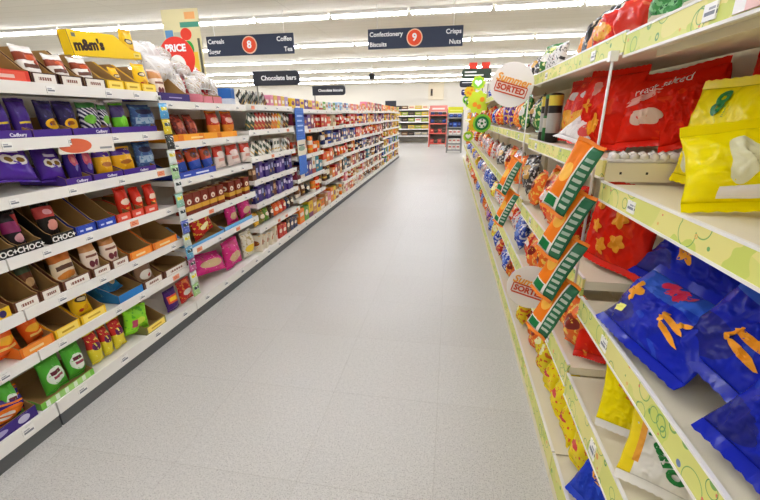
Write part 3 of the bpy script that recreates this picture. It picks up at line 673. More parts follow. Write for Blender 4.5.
# ------------------------------------------------------------------ further chocolate and biscuit bays
def far_left():
    g = mat
    # third bay: bars leaning in fans, blocks, boxes
    def bar(name, look, i, b, Y, m, w=.085, h=.17, d=.014, lean=.45, sb=.06, dz=0, cat='chocolate bar', tw=0):
        bm = bmesh.new(); bm_box(bm, (-w/2, -d/2, 0), (w/2, d/2, h)); bmesh.ops.bevel(bm, geom=bm.edges[:], offset=.002, segments=1, affect='EDGES')
        o = link(name, bm_mesh(bm, name), m)
        o.matrix_world = Matrix.Translation((XL - sb, Y, top('L', b, i) + dz + d * .5)) @ Matrix.Rotation(PI/2 + tw, 4, 'Z') @ Matrix.Rotation(lean, 4, 'Y')
        return tag(o, look, wh('L', b, i), cat)
    cols = {'red': 'b8382a', 'orange': 'e07a26', 'yellow': 'eec42a', 'dark green': '37463a', 'brown': '6e3a26', 'silver': 'b8b6b4', 'purple': '4a3480', 'white': 'e6e2d8', 'black': '26262a'}
    M = {k: g('bar_' + k.replace(' ', '_'), v, .35, [('r', .15, .85, .55, .8, 'ece6da' if k not in ('white', 'silver') else '4a5a4a'), ('r', .1, .9, .2, .3, 'c8a050')]) for k, v in cols.items()}
    for q, k in enumerate(['dark green', 'dark green', 'red', 'red', 'red', 'brown', 'brown', 'orange', 'orange', 'yellow', 'silver', 'brown', 'dark green']):
        bar('chocolate_bar', f'{k} chocolate bar leaning sideways', 1, 3, 3.82 + .082 * q, M[k])
    for q, k in enumerate(['white', 'dark green', 'white', 'white', 'dark green', 'white', 'silver', 'white', 'white', 'silver', 'white', 'brown']):
        bar('chocolate_bar', f'{k} chocolate bar fanned out', 2, 3, 3.84 + .085 * q, M[k], h=.15, lean=(.5 if q < 6 else -.1 if q < 9 else .6))
    for q, k in enumerate(['black', 'white', 'black', 'silver', 'black', 'silver', 'white', 'brown']):
        bar('chocolate_bar', f'{k} boxed bar leaning back', 0, 3, 3.8 + .07 * q, M[k], h=.14, lean=-.7)
    for q, k in enumerate(['pink', 'gold', 'pink', 'gold', 'lilac']):
        c = {'pink': 'd88aa0', 'gold': 'e0bc5a', 'lilac': 'b8a0cc'}[k]
        carton('chocolate_box', f'{k} upright chocolate box', wh('L', 3, 0), g('gift_' + k, c, .4, [('r', .2, .8, .3, .6, 'f0e6d8')]), 'L', XL - .03, 4.40 + .105 * q, top('L', 3, 0), .09, .12, .1)
    pb = [g('block_purple', '42307a', .35, [('r', .15, .85, .5, .75, 'cfc6e2')]), g('block_indigo', '2e2c5e', .35, [('r', .15, .6, .4, .7, '9aa0cc'), ('r', .6, .9, .2, .4, 'b08a4a')]), g('block_violet', '5a468e', .35, [('e', .5, .5, .3, .2, 'b8a8d4')]), g('block_brown', '6b4630', .35, [('r', .15, .85, .4, .7, 'd8b48a')])]
    nm = ['purple', 'indigo', 'violet', 'brown']
    for i in (3, 4):
        for q in range(11):
            k = (0, 1, 0, 3, 1, 2, 0, 1, 1, 0, 2)[(q * (i - 2) + i) % 11]
            carton('chocolate_block', f'{nm[k]} chocolate block on end', wh('L', 3, i), pb[k], 'L', XL - .03 - .01 * (q % 3), 3.80 + .1 * q, top('L', 3, i), .085, .15 + .02 * ((q * 7) % 3), .05, 'chocolate bar')
    mix = [('orange', 'e8622a'), ('green', '6a9a3a'), ('gold', 'd8a83a'), ('dark brown', '4a3226'), ('red', 'c2362c'), ('navy', '2a3458'), ('cream', 'e2d8c4'), ('olive', '7a7434')]
    MX = {n: g('mixed_' + n.replace(' ', '_'), c, .3, [('e', .5, .5, .34, .16, 'efe3cc' if n != 'cream' else 'a0522d'), ('n', 6, .63, 'e8b44a')]) for n, c in mix}
    for q, n in enumerate(['gold', 'olive', 'green', 'dark brown', 'orange', 'orange', 'red', 'navy', 'dark brown']):
        pouch('chocolate_pouch', f'{n} treat pouch', wh('L', 3, 5), MX[n], 'L', XL - .07, 3.80 + .125 * q, top('L', 3, 5), .12, .17, .07, 'bag', .2, fine=False)
    for q, n in enumerate(['cream', 'cream', 'cream', 'cream', 'red', 'red', 'dark brown', 'navy', 'navy']):
        carton('chocolate_box', f'{n} gift box', wh('L', 3, 6), MX[n], 'L', XL - .03, 3.82 + .122 * q, top('L', 3, 6), .112, .19 - .02 * (q % 3), .16, yaw=.25 if n == 'cream' else 0)
    # biscuit bays: rows by colour, as the photograph shows them from the blue banner to the far end
    C = {'yellow': 'e8c02e', 'purple': '5a3a7e', 'maroon': '7e2a3e', 'red': 'c23028', 'orange red': 'e0481e', 'orange': 'ee7f24', 'navy': '232c58', 'blue': '2d4fa8', 'teal': '2c7f96', 'white': 'e6e1d6', 'pink': 'd98498', 'green': '5f9e3c',
         'brown': '6a4028', 'gold': 'c99a3a', 'sky blue': '7fb2d8', 'cream': 'e4d3ae', 'black': '2a2628', 'tan': 'c08a5a'}
    def PM(n, v):
        acc = {'white': 'b04a3a', 'cream': '8a4a2a', 'sky blue': 'f0f0f4', 'yellow': '7a2a5a'}.get(n, 'efe6d6')
        sh = [[('r', .15, .85, .5, .75, acc), ('r', .2, .8, .2, .3, 'd9b04a')], [('e', .5, .55, .34, .2, acc), ('n', 5, .63, 'e2b23f')], [('r', 0, 1, 0, .3, acc), ('e', .5, .65, .25, .14, 'c8883a')]][v]
        return mat(f'biscuit_{n.replace(" ", "_")}_{v}', C[n], .35, sh)
    R = {  # bay: rows from the top shelf to the base deck
     4: ['yellow purple yellow purple yellow pink yellow', 'maroon purple red purple purple maroon red red', 'orange_red orange_red orange_red orange orange_red orange', 'maroon red blue purple white teal teal', 'brown brown black orange orange_red brown', 'orange green yellow tan yellow orange'],
     5: ['white green white sky_blue white green sky_blue white', 'red red orange_red red cream red red', 'navy navy blue navy blue navy purple', 'orange_red orange orange_red orange brown orange_red', 'brown black tan orange red maroon tan', 'tan pink orange yellow cream tan orange'],
     6: ['sky_blue white purple sky_blue white pink orange pink', 'red orange_red red red pink red red', 'navy blue navy purple navy navy blue', 'orange orange_red red brown red orange', 'black teal navy brown tan red maroon', 'red pink orange white red cream tan', 'cream pink tan red orange cream white'],
     7: ['pink orange cream pink orange pink cream orange', 'red purple orange yellow purple red orange', 'red orange_red pink red orange red', 'navy navy black navy blue navy', 'tan brown purple black maroon tan', 'cream white red pink tan brown', 'white red cream orange brown black'],
     8: ['pink orange red pink orange cream pink', 'purple yellow orange yellow red purple', 'red orange red orange_red maroon red', 'black brown maroon purple brown navy', 'teal navy black tan brown', 'tan brown black cream red', 'brown black tan red cream'],
     9: ['maroon black red maroon black pink', 'purple brown red purple maroon', 'orange red maroon red pink', 'black brown maroon brown black', 'navy purple brown black', 'brown cream red black', 'brown tan black cream'],
     10: ['orange cream orange yellow orange', 'purple navy yellow purple orange', 'brown black purple tan', 'orange yellow tan gold', 'brown yellow gold orange', 'blue teal green sky_blue', 'yellow blue green orange'],
     11: ['orange cream yellow orange', 'navy yellow purple brown', 'black purple tan yellow', 'orange gold yellow orange', 'blue sky_blue blue green', 'yellow teal orange blue', 'orange yellow cream blue'],
     12: ['cream orange green yellow', 'yellow gold navy yellow', 'gold yellow tan yellow', 'orange yellow gold', 'blue green sky_blue', 'orange yellow tan', 'yellow orange cream']}
    for b, rows in R.items():
        a0, a1, tops = BAYS[b]; n = len(tops) + 1
        for i in range(n):
            cs = rows[min(i, len(rows) - 1)].split(); step = (a1 - a0 - .05) / len(cs)
            gap = (tops[i-1] - top('L', b, i) - .055) if i else .3
            for q, cn in enumerate(cs):
                cn = cn.replace('_', ' '); Y = a0 + .025 + step * (q + .5); v = (q + i + b) % 3; m = PM(cn, v)
                hh = min(.95 * gap, (.16, .2, .24)[(b * 3 + i * 5 + q // 2) % 3]) if i else (.13 if b < 9 else .17)
                if i == 0 and b in (8, 9): hh = .2
                kind = (i * 2 + b + q // 3) % 4
                w = min(step * .95, .19)
                if kind == 0 and cn in ('orange red', 'red', 'orange', 'brown', 'tan', 'navy', 'black') and i:
                    pouch('biscuit_pouch', f'{cn} biscuit pouch', wh('L', b, i), m, 'L', XL - .06, Y, top('L', b, i), w, hh, .07, 'bag', .12, fine=False)
                elif kind == 1 and i and b < 9:
                    packet('biscuit_packet', f'{cn} standing roll of biscuits', wh('L', b, i), m, 'L', XL - .02, Y, top('L', b, i), .032, hh, upright=True)
                    if step > .13: packet('biscuit_packet', f'{cn} standing roll of biscuits', wh('L', b, i), m, 'L', XL - .02, Y + .068, top('L', b, i), .032, hh, upright=True) if q < len(cs) - 1 else None
                else:
                    carton('biscuit_carton', f'{cn} biscuit carton', wh('L', b, i), m, 'L', XL - .02, Y, top('L', b, i), w, hh, .16)
# ------------------------------------------------------------------ crisps side
def hero(name, look, where, P, n, up, bag, m, cat='bag', sealm=None, hs=.022, grid=(56, 64), roll=0, par=None, zig=True):
    n, up = Vector(n).normalized(), Vector(up).normalized()
    y = -n; x = y.cross(up).normalized(); z = x.cross(y).normalized()
    M = Matrix(((x.x, y.x, z.x, P[0]), (x.y, y.y, z.y, P[1]), (x.z, y.z, z.z, P[2]), (0, 0, 0, 1))) @ Matrix.Rotation(roll, 4, 'Y')
    o = link(name, bag.mesh('film', *grid), m); o.matrix_world = M
    link('top_seal', bag.seal('top_seal', True, hs, 24, zig), sealm or m, o); link('bottom_seal', bag.seal('bottom_seal', False, hs, 24, zig), sealm or m, o)
    tag(o, look, where, cat)
    return o
def blob(k=5, r=.03, a=.3, ph=0):
    return lambda t: r * (1 + a * math.cos(k * t + ph))
def RP(i, b, Y, m, look, w, h, d=.08, sb=.012, tilt=.12, dz=.004, name='crisp_bag', fine=None, **kw):
    return pouch(name, look, wh('R', b, i), m, 'R', XR + .02 + sb + d / 2, Y, top('R', b, i) + dz, w, h, d, 'bag', tilt, fine=(b < 3) if fine is None else fine, **kw)
def crisps():
    g = mat
    fy = g('film_lemon', 'f0dc00', .22, [('n', 3, .6, 'f5e408')], coat=.06, spec=.12, bump=.45, bscale=9); fr = g('film_scarlet', 'd8200a', .22, [('n', 3, .6, 'e2380e')], coat=.06, spec=.12, bump=.45, bscale=9)
    fr2 = g('film_scarlet_pattern', 'd6261a', .2, [('e', .5, .3, .42, .22, 'e8a63a'), ('n', 6, .6, 'e8502a'), ('e', .5, .78, .3, .08, 'e8d8d0')], coat=.06, spec=.12, bump=.45, bscale=9)
    fb = g('film_royal_blue', '1626a8', .16, [('e', .5, .98, .75, .34, '3560c8'), ('n', 2.4, .6, '2440b8'), ('e', .1, .2, .3, .2, '1f2580')], coat=.06, spec=.12, bump=.45, bscale=9)
    snack = g('snack_orange', 'f0a024', .5, [('n', 9, .58, 'd87a14')]); snackd = g('snack_brown', '9a4a1c', .5); redink = g('red_ink', 'd02a4a', .4); whiteink = g('white_ink', 'eee6e0', .4); greenink = g('green_ink', '1f7a34', .4)
    pale = g('pale_yellow_label', 'f0ea7a', .4); clear = g('pale_patch', 'ddd9b0', .15, [('n', 4, .5, 'cfcf9a')], coat=.6)  # clear: pale glossy colour of the clear patches on the yellow bags
    W0 = wh('R', 0, 1)
    # the big bags in the bay next to the camera
    z2 = RB0[1]
    b = Bag(.36, .25, .11, 1, lump=.3, crease=.3); o = hero('crisp_bag', 'tall yellow multipack bag with green eight', W0, (.74, 1.225, z2 + .034), (-1, -.12, .12), (.12, 0, 1), b, fy)
    b.lettering('number', '8', .09, -.3, .8, greenink, o, bold=.003); b.lettering('small_print', 'packs', .018, -.1, .74, greenink, o, rot=PI/2)
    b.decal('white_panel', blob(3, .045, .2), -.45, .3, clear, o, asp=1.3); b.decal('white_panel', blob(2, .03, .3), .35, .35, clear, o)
    b = Bag(.4, .17, .11, 2, lump=.3, crease=.5); o = hero('crisp_bag', 'yellow multipack bag turned to the camera', W0, (.735, .955, z2 + .036), (-.36, -.9, .45), (.12, .35, .9), b, fy, roll=-.12)
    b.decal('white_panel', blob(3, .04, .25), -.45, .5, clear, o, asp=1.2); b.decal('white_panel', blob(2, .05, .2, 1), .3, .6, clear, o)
    b.decal('printed_strip', lambda t: .012 / max(.08, abs(math.sin(t))) if abs(math.sin(t)) > .12 else .1, -.2, .1, whiteink, o, n=60)
    b = Bag(.3, .33, .1, 4, lump=.3, crease=.5); hero('crisp_bag', 'plain red bag standing behind the yellow bags', W0, (.855, 1.26, z2 + .034), (-1, -.1, .1), (.1, 0, 1), b, fr)
    # blue bags of the third shelf
    z3 = RB0[2]; W = wh('R', 0, 2)
    def blue(look, P, n, up, w, h, d, seed, arts, script=None, roll=0, lab=None):
        b = Bag(w, h, d, seed, lump=.32, crease=.55, freq=1.2, waist=.05)
        o = hero('crisp_bag', look, W, P, n, up, b, fb, hs=.026, roll=roll)
        for q, (k, r, a, cu, cv, rot, asp) in enumerate(arts):
            if k == 'f':
                for (dx, dz, ln, ro) in ((.05, -.62, 1, 0), (-.05, .1, 1, .08), (-.85, -.2, .42, 1.3), (.5, .7, .5, .9)):
                    b.decal('snack_picture', lambda t, L_=ln: 1 / math.hypot(math.cos(t) / (r * L_), math.sin(t) / (r * .17)), cu + dx * r * math.cos(rot) / (w / 2), cv + (dz * r * .75 + dx * r * math.sin(rot)) / h, snack, o, rot=rot + ro, eps=.004 + .0004 * abs(dz))
                continue
            b.decal('snack_picture', blob(k, r, a), cu, cv, snack, o, rot=rot, asp=asp, eps=.002)
            b.decal('snack_hole', blob(2, r * .28, .2), cu, cv - .01, snackd, o, rot=rot, asp=asp * .7, eps=.003, rings=2)
        if script:
            cu, cv, rot = script
            for q in range(5):
                b.decal('red_script', lambda t: .011 + .012 * abs(math.cos(t)), cu + .14 * (q - 2) * math.cos(rot), cv + .05 * (q - 2) * math.sin(rot) + .012 * (-1) ** q, redink, o, rot=rot + 1.1 * (-1) ** q, eps=.002, rings=2, n=14)
        if lab: b.decal('yellow_label', lambda t: .016 / max(abs(math.cos(t)), abs(math.sin(t)) * .62), lab[0], lab[1], pale, o, rot=lab[2], asp=.5, eps=.0025, n=36)
        return o
    blue('blue bag with flower-shaped snack, wedged behind the other blue bags', (.70, 1.19, z3 + .15), (-.75, -.12, .65), (.62, .1, .75), .42, .21, .1, 3, [(5, .036, .22, -.05, .45, .3, 1)], (.15, .82, -.3), roll=-.05)
    blue('long blue bag along the rail with two orange snack pictures', (.545, 1.06, z3 + .036), (-.72, -.05, .7), (.7, 0, .72), .4, .2, .1, 5, [(4, .03, .3, -.62, .55, .2, .9), ('f', .045, 0, .5, .42, -.35, 1)], (-.1, .86, -.4), roll=-.1, lab=(-.6, .22, .3))
    blue('blue bag above its neighbour with long curled snack', (.615, .80, z3 + .09), (-.78, -.25, .6), (.6, 0, .8), .36, .25, .1, 8, [('f', .055, 0, -.12, .36, -.15, 1), (3, .024, .3, -.5, .9, .2, 1)], (.1, .74, -.3))
    blue('deep blue shiny bag lowest in the corner', (.575, .62, z3 + .04), (-.85, -.25, .5), (.5, .05, .85), .26, .2, .1, 9, [(3, .02, .3, .5, .5, 0, 1)], None)
    b = Bag(.3, .28, .1, 6, lump=.3, crease=.5); o = hero('crisp_bag', 'red bag with orange snack pictures beside the blue bags', wh('R', 1, 2), (.625, 1.535, RB1[2] + .034), (-.9, -.4, .2), (.2, .05, .97), b, fr)
    for cu, cv, r in ((-.55, .78, .026), (-.5, .45, .024), (.2, .62, .032), (.3, .3, .03), (-.2, .2, .03)): b.decal('snack_picture', blob(5, r, .2, cu), cu, cv, snack, o)
    # fourth shelf
    z4 = RB0[3]; W = wh('R', 0, 3)
    b = Bag(.12, .15, .06, 3); o = hero('snack_bag', 'small red pouch with dark green spot', wh('R', 1, 3), (.60, 1.47, RB1[3] + .034), (-.45, -.85, .3), (.1, .3, .95), b, fr, grid=(20, 24)); b.decal('green_spot', blob(3, .017, .2), -.1, .7, g('dark_green_ink', '2a6a3a', .4), o)
    b = Bag(.1, .11, .05, 5); o = hero('snack_bag', 'small red and pink pouch lying on the shelf', W, (.655, 1.25, z4 + .034), (-.4, -.8, .5), (.2, .4, .85), b, fr2, grid=(16, 20)); b.decal('pink_panel', blob(2, .022, .2), -.2, .5, g('pink_ink', 'e07a9a', .4), o)
    b = Bag(.2, .19, .1, 6, lump=.3, crease=.5); o = hero('snack_bag', 'round yellow bag with orange blotches', W, (.605, 1.085, z4 + .045), (-.4, -.85, .4), (.15, .35, .92), b, fy, sealm=FOILWHITE)
    for cu, cv in ((-.4, .72), (.05, .78), (-.15, .55), (.4, .65)): b.decal('orange_blotch', blob(4, .014, .4, cu), cu, cv, g('orange_ink', 'e8902a', .4), o, rings=2)
    fw = g('film_white_yellow', 'e6e2d6', .25, [('r', 0, .15, 0, 1, 'ecd020'), ('r', .12, .19, .2, .8, 'e8a03a'), ('n', 4, .64, 'd8d2c6')], coat=.05, spec=.15)
    b = Bag(.22, .2, .09, 8, lump=.25, crease=.4); o = hero('snack_bag', 'white bag with big green lettering and yellow side', W, (.605, .885, z4 + .035), (-.45, -.75, .55), (.25, .4, .85), b, fw)
    b.lettering('lettering', 'Wallo', .075, -.2, .55, greenink, o, rot=-.95, bold=.003, shear=.2)
    # base deck of the first crisps bay
    zb = .1455; W = wh('R', 0, 4)
    fyr = g('film_yellow_red', 'efd61a', .22, [('n', 5, .62, 'f4e23a'), ('n', 11, .64, 'e0602a'), ('e', .4, .35, .25, .06, 'd8463a')], coat=.05, spec=.15)
    for Y in (1.345,): RP(4, 0, Y, fyr, 'yellow bag with red lettering', .155, .25, d=.09, sb=.0, tilt=.3, seed=int(Y * 10) % 6, fine=True)
    for Y in (1.51, 1.67, 1.83): RP(4, 1, Y, fyr, 'yellow bag with red lettering', .155, .25, d=.09, sb=.0, tilt=.3, seed=int(Y * 10) % 6, fine=True)
    b = Bag(.2, .25, .09, 2, crease=.5); o = hero('snack_bag', 'bright blue bag with striped ring', W, (.57, 1.155, zb + .035), (-.8, -.4, .4), (.35, .1, .93), b, g('film_cobalt', '1f3fc0', .2, [('n', 4, .62, '2f58d8')], coat=.05, spec=.15))
    for q, (r, c) in enumerate(((.045, 'f0b03a'), (.039, '20308a'), (.033, 'e07a3a'), (.027, '1f3fc0'))): b.decal('ring', blob(2, r, .15), .1, .6, g('ring_' + c, c, .4), o, eps=.002 + .0006 * q, rot=.6)
    RP(4, 0, .93, fr2, 'red bag with orange patch at the picture bottom', .15, .2, fine=True)
    # second bay, large red bags
    z2 = RB1[1] - .007; W = wh('R', 1, 1)
    b = Bag(.34, .225, .12, 3, lump=.3, crease=.35); o = hero('crisp_bag', 'big red bag with pale lettering, next to the yellow bags', W, (.74, 1.60, z2 + .064), (-.85, -.45, .25), (.25, .06, .97), b, fr, roll=-.2)
    b.lettering('lettering', 'ready salted', .042, -.02, .8, whiteink, o, rot=.12); b.decal('clear_window', blob(2, .05, .3), -.15, .3, g('film_window', 'd8b8a0', .2), o, asp=.7)
    for cv in (.66, .6): b.decal('pale_print', lambda t: .008 / max(.07, abs(math.sin(t))) if abs(math.sin(t)) > .1 else .08, -.35, cv, g('dull_pink_ink', 'e09a88', .4), o, rot=.15, rings=2, n=40)
    b = Bag(.3, .272, .12, 5, lump=.3, crease=.55); o = hero('crisp_bag', 'big red bag behind the hanging white line', W, (.635, 1.86, z2 + .034), (-.92, -.36, .12), (.12, .03, 1), b, fr)
    for cu, cv, r in ((-.5, .55, .022), (.1, .3, .03), (-.1, .2, .025)): b.decal('snack_picture', blob(4, r, .3, cu), cu, cv, snack, o)
    b.decal('pale_panel', blob(3, .025, .3), -.3, .8, g('dull_pink_ink', 'e09a88', .4), o)
    b = Bag(.2, .2, .1, 8, lump=.3, crease=.6); hero('crisp_bag', 'small red bag tucked low beside the bubble wrap', W, (.80, 1.50, z2 + .07), (-.7, -.7, .2), (.2, .1, .97), b, fr, roll=-.35)
    b = Bag(.24, .27, .1, 7, lump=.3, crease=.5); o = hero('crisp_bag', 'red bag with yellow chips at its foot', W, (.65, 2.14, z2 + .034), (-.95, -.3, .1), (.1, 0, 1), b, fr2)
    b = Bag(.2, .265, .09, 9, lump=.3); o = hero('crisp_bag', 'dull red bag next to the dark green rolls', W, (.65, 2.36, z2 + .034), (-.95, -.3, .1), (.1, 0, 1), b, fr2)
    b = Bag(.2, .24, .06, 4, lump=.2); o = hero('snack_bag', 'white pouch with red corner lying on the shelf front', W, (.53, 1.93, z2 + .055), (-.5, -.3, .8), (.75, .2, .55), b, g('film_pearl', 'dcd6d0', .22, [('e', .8, .2, .16, .14, 'c8403a'), ('n', 5, .6, 'c6c0ba')]), sealm=FOILWHITE)
    tg = g('tube_green', '2f6a35', .35, [('r', 0, 1, .55, .9, '3a3226'), ('r', 0, 1, .3, .5, 'b8ae9a'), ('e', .5, .7, .2, .1, 'd8c43a')]); tk = g('tube_black', '2e2a24', .35, [('r', 0, 1, .2, .6, 'a8a49a'), ('r', 0, 1, .75, .95, 'd8c040')])
    for q, (Y, m, n_) in enumerate(((2.48, tk, 'black and silver'), (2.57, tg, 'dark green'), (2.66, tk, 'black and silver'))): packet('crisp_tube', f'{n_} upright roll pack', W, m, 'R', XR + .03, Y, z2, .04, .27, upright=True)
    # bubble wrap on the near end of that shelf
    bm = bmesh.new()
    for i in range(9):
        for j in range(2):
            r = bmesh.ops.create_icosphere(bm, subdivisions=1, radius=.017)['verts']
            bmesh.ops.translate(bm, verts=r, vec=(.545 + .03 * i, 1.437 + .016 * j, z2 + .016 + .004 * ((i * 3 + j) % 3)))
    bm_box(bm, (.53, 1.424, z2), (.81, 1.47, z2 + .012))
    o = link('bubble_wrap', bm_mesh(bm, 'bubble_wrap', True), g('bubble_film', 'e6e0d8', .2)); tag(o, 'strip of clear bubble wrap under the red bags', '', 'packing')
    # top shelf
    zt = RB0[0] - .007; W = wh('R', 0, 0); W1 = wh('R', 1, 0)
    gg = g('film_leaf_green', '3f8a45', .3, [('n', 8, .52, '7ab87a'), ('n', 13, .6, '1f5a30'), ('r', 0, 1, 0, .15, 'e0dccb')])
    for q, (Y, w) in enumerate(((1.40, .17), (1.21, .17), (1.02, .16))): RP(0, 0, Y, gg if q < 2 else fr2, 'leaf green bag' if q < 2 else 'red bag beyond the green bags', w, .16, d=.08, sb=.02, tilt=.25, fine=True)
    bk = g('film_black_orange', '2c2a28', .25, [('r', .1, .55, 0, .85, 'e88a2e'), ('n', 7, .62, 'c8b8a0')])
    for Y in (2.03, 2.2, 2.37): RP(0, 1, Y, bk, 'black and orange bag leaning back', .17, .25, d=.08, sb=.08, tilt=.35, fine=True)
    for Y, w in ((1.62, .23), (1.84, .2)): RP(0, 1, Y, fr2 if Y > 1.7 else g('film_red_white_edge', 'd8382a', .22, [('r', 0, 1, .82, 1, 'e8dcd4'), ('n', 5, .62, 'e8704a')]), 'red bag lying along the rail' if Y > 1.7 else 'red bag with white top edge', w, .145, d=.1, sb=.0, tilt=.35, fine=True)
    gw = g('film_white_grey', 'd4d0c8', .3, [('n', 7, .55, '3a3836'), ('r', 0, .3, .3, .9, 'b8604a')])
    for Y in (2.54, 2.63, 2.71): RP(0, 1, Y, gw, 'white and black speckled bag', .12, .15, d=.06, sb=.01, tilt=.3, fine=True)
    rt = bpy.data.objects['shelving_bay.013']; box('price_ticket', (-.009 + XR - rt.location.x, .74 - rt.location.y, 1.722), (-.005 + XR - rt.location.x, .92 - rt.location.y, 1.772), g('ticket_pink', 'f0c4bc', .4, [('r', .82, 1, 0, 1, 'f6f2ee'), ('r', .1, .5, .3, .45, 'd89a94')]), rt)
    # third and fourth shelf and deck of the second bay
    pal = {'orange': ('ea6a1e', 'f2c04a', '8a2a1a'), 'white': ('ded8d0', 'c8402e', '9a9aa6'), 'blue': ('2443a8', 'd8dcec', '6a8ad8'), 'red': ('d02a1c', 'f0b04a', 'e8dcd0'), 'black': ('3a3632', 'd8d0c4', 'c89a4a'), 'green': ('3c7a3a', 'd8dc8a', 'e8e4d8'), 'yellow': ('e8d22a', 'd8702a', 'f4f0b0'), 'purple': ('5a2a80', 'e8b84a', 'b88ad0'), 'lime': ('b4d83a', '5a9a2a', 'f0f0a0'), 'pink': ('d8889a', 'f0e0dc', 'b03a5a')}
    FM = {k: g('crisp_' + k, v[0], .25, [('n', 5, .55, v[1]), ('e', .5, .55, .3, .16, v[2]), ('n', 9, .66, v[1])], coat=.2) for k, v in pal.items()}
    rows = {1: ['', '', 'red red orange red orange orange', 'orange orange blue blue orange orange red', 'yellow yellow orange orange orange yellow purple'],
            2: ['green black white', 'green black green orange orange purple', 'black black orange white black orange', 'blue blue white red white white', 'purple purple orange blue purple red'],
            3: ['yellow green white', 'orange purple orange red red green', 'white black white red white', 'white white yellow white blue', 'blue yellow blue orange purple'],
            4: ['white lime blue', 'orange blue red orange purple', 'red white orange white', 'blue blue yellow white red', 'yellow red orange blue green'],
            5: ['blue white', 'orange purple orange red', 'orange red white orange', 'white blue red yellow', 'red green blue orange'],
            6: ['lime white', 'yellow orange red blue', 'yellow red orange blue', 'orange white yellow blue', 'orange yellow red'],
            7: ['blue', 'orange yellow blue', 'red yellow orange', 'orange yellow blue', 'orange yellow red'], 8: ['white', 'yellow blue', 'orange yellow', 'orange blue', 'yellow red'],
            9: ['lime', 'orange', 'yellow', 'orange', 'red'], 10: ['white', 'yellow', 'blue', 'orange', 'yellow']}
    for bb, rr in rows.items():
        a0, a1, tops = RBAYS[bb]
        for i, row in enumerate(rr):
            cs = row.split()
            if not cs: continue
            a0 = {(1, 2): 1.7, (1, 4): 1.92}.get((bb, i), RBAYS[bb][0]); step = (a1 - a0 - .06) / len(cs)
            for q, cn in enumerate(cs):
                Y = a0 + .03 + step * (q + .5); w = min(step * .9, .26)
                h = (.19, .26, .26, .22, .24)[i] * random.uniform(.85, 1.05)
                RP(i, bb, Y, FM[cn], f'{cn} crisp bag', w, h, d=.1, sb=random.uniform(-.03, .03) if i else .05, tilt=random.uniform(.1, .3), yaw=random.uniform(-.3, .3), roll=random.uniform(-.16, .16))
    # hanging strips with packets
    op = g('film_packet_orange', 'ee7d1c', .25, [('n', 4, .58, 'f4a83a'), ('r', .6, 1, 0, 1, '2f6a48'), ('s', PI/2, 9, .45, '2f6a48'), ('r', 0, .6, .22, 1, 'ee7d1c'), ('e', .3, .55, .22, .14, 'f6b848'), ('r', .66, .93, 0.10, 0.15, 'b8c4b0'), ('r', .66, .93, 0.20, 0.25, '9fb5a0'), ('r', .66, .93, 0.30, 0.35, 'b8c4b0'), ('r', .66, .93, 0.40, 0.45, '9fb5a0'), ('r', .66, .93, 0.50, 0.55, 'b8c4b0'), ('r', .66, .93, 0.60, 0.65, '9fb5a0'), ('r', .66, .93, 0.70, 0.75, 'b8c4b0'), ('r', .66, .93, 0.80, 0.85, '9fb5a0'), ('r', .56, .61, 0, 1, 'e6e0d4'), ('r', 0, .6, 0, .2, 'e6e2da'), ('r', .05, .5, .03, .18, '1f7a40')])
    for Ys, zs, nm, ztop, zbot in ((1.435, (1.45, 1.29, 1.13, .97), 'first', 1.735, .93), (2.80, (1.26, 1.04), 'second', 1.745, 1.0)):
        st = link('clip_strip', None); st.location = (.487, Ys, 0)
        bm = bmesh.new(); bm_tube(bm, (0, 0, zbot), (.0, 0, ztop), .0045); link('line', bm_mesh(bm, 'line', True), g('line_plastic', 'eeeae4', .3), st)
        box('hanger', (-.012, -.012, ztop - .03), (.012, .012, ztop), RAILW, st)
        tag(st, f'white plastic hanging line of orange packets, on the {nm} crisps bay rail' if nm == 'first' else 'white plastic hanging line beside the round white sign', '', 'hanging strip')
        for q, z in enumerate(zs):
            b = Bag(.105, .235, .034, q + 3, lump=.2, crease=.3)
            d = Vector((-.105, -.0, -.195)).normalized(); Pb = Vector((.478, Ys - .03, z)) + d * .24
            o = hero('snack_packet', f'orange and green packet, {ORD[q]} down on the {"long" if nm == "first" else "short"} hanging line', '', Pb, (-.72, -.62, .2), -d, b, op, 'packet', hs=.011, grid=(20, 26), sealm=g('seal_orange', 'e8802a', .3))
    root = bpy.data.objects['shelving_bay.013']; ox, oy = root.location.x, root.location.y
    box('shelf_channel', (XR + .085 - ox, .11 - oy, 1.712), (XR + .1 - ox, 1.41 - oy, 1.733), CREAM, root)
    root = bpy.data.objects['shelving_bay.014']; ox, oy = root.location.x, root.location.y
    br = box('shelf_bracket', (XR + .006 - ox, 1.4215 - oy, 1.335), (XR + .4 - ox, 1.4245 - oy, 1.397), CREAM, root)
    for xx in (.05, .13): box('bracket_slot', (XR + xx - ox, 1.421 - oy, 1.36), (XR + xx + .007 - ox, 1.4215 - oy, 1.368), g('slot_dark', '2a2418', .7), br)

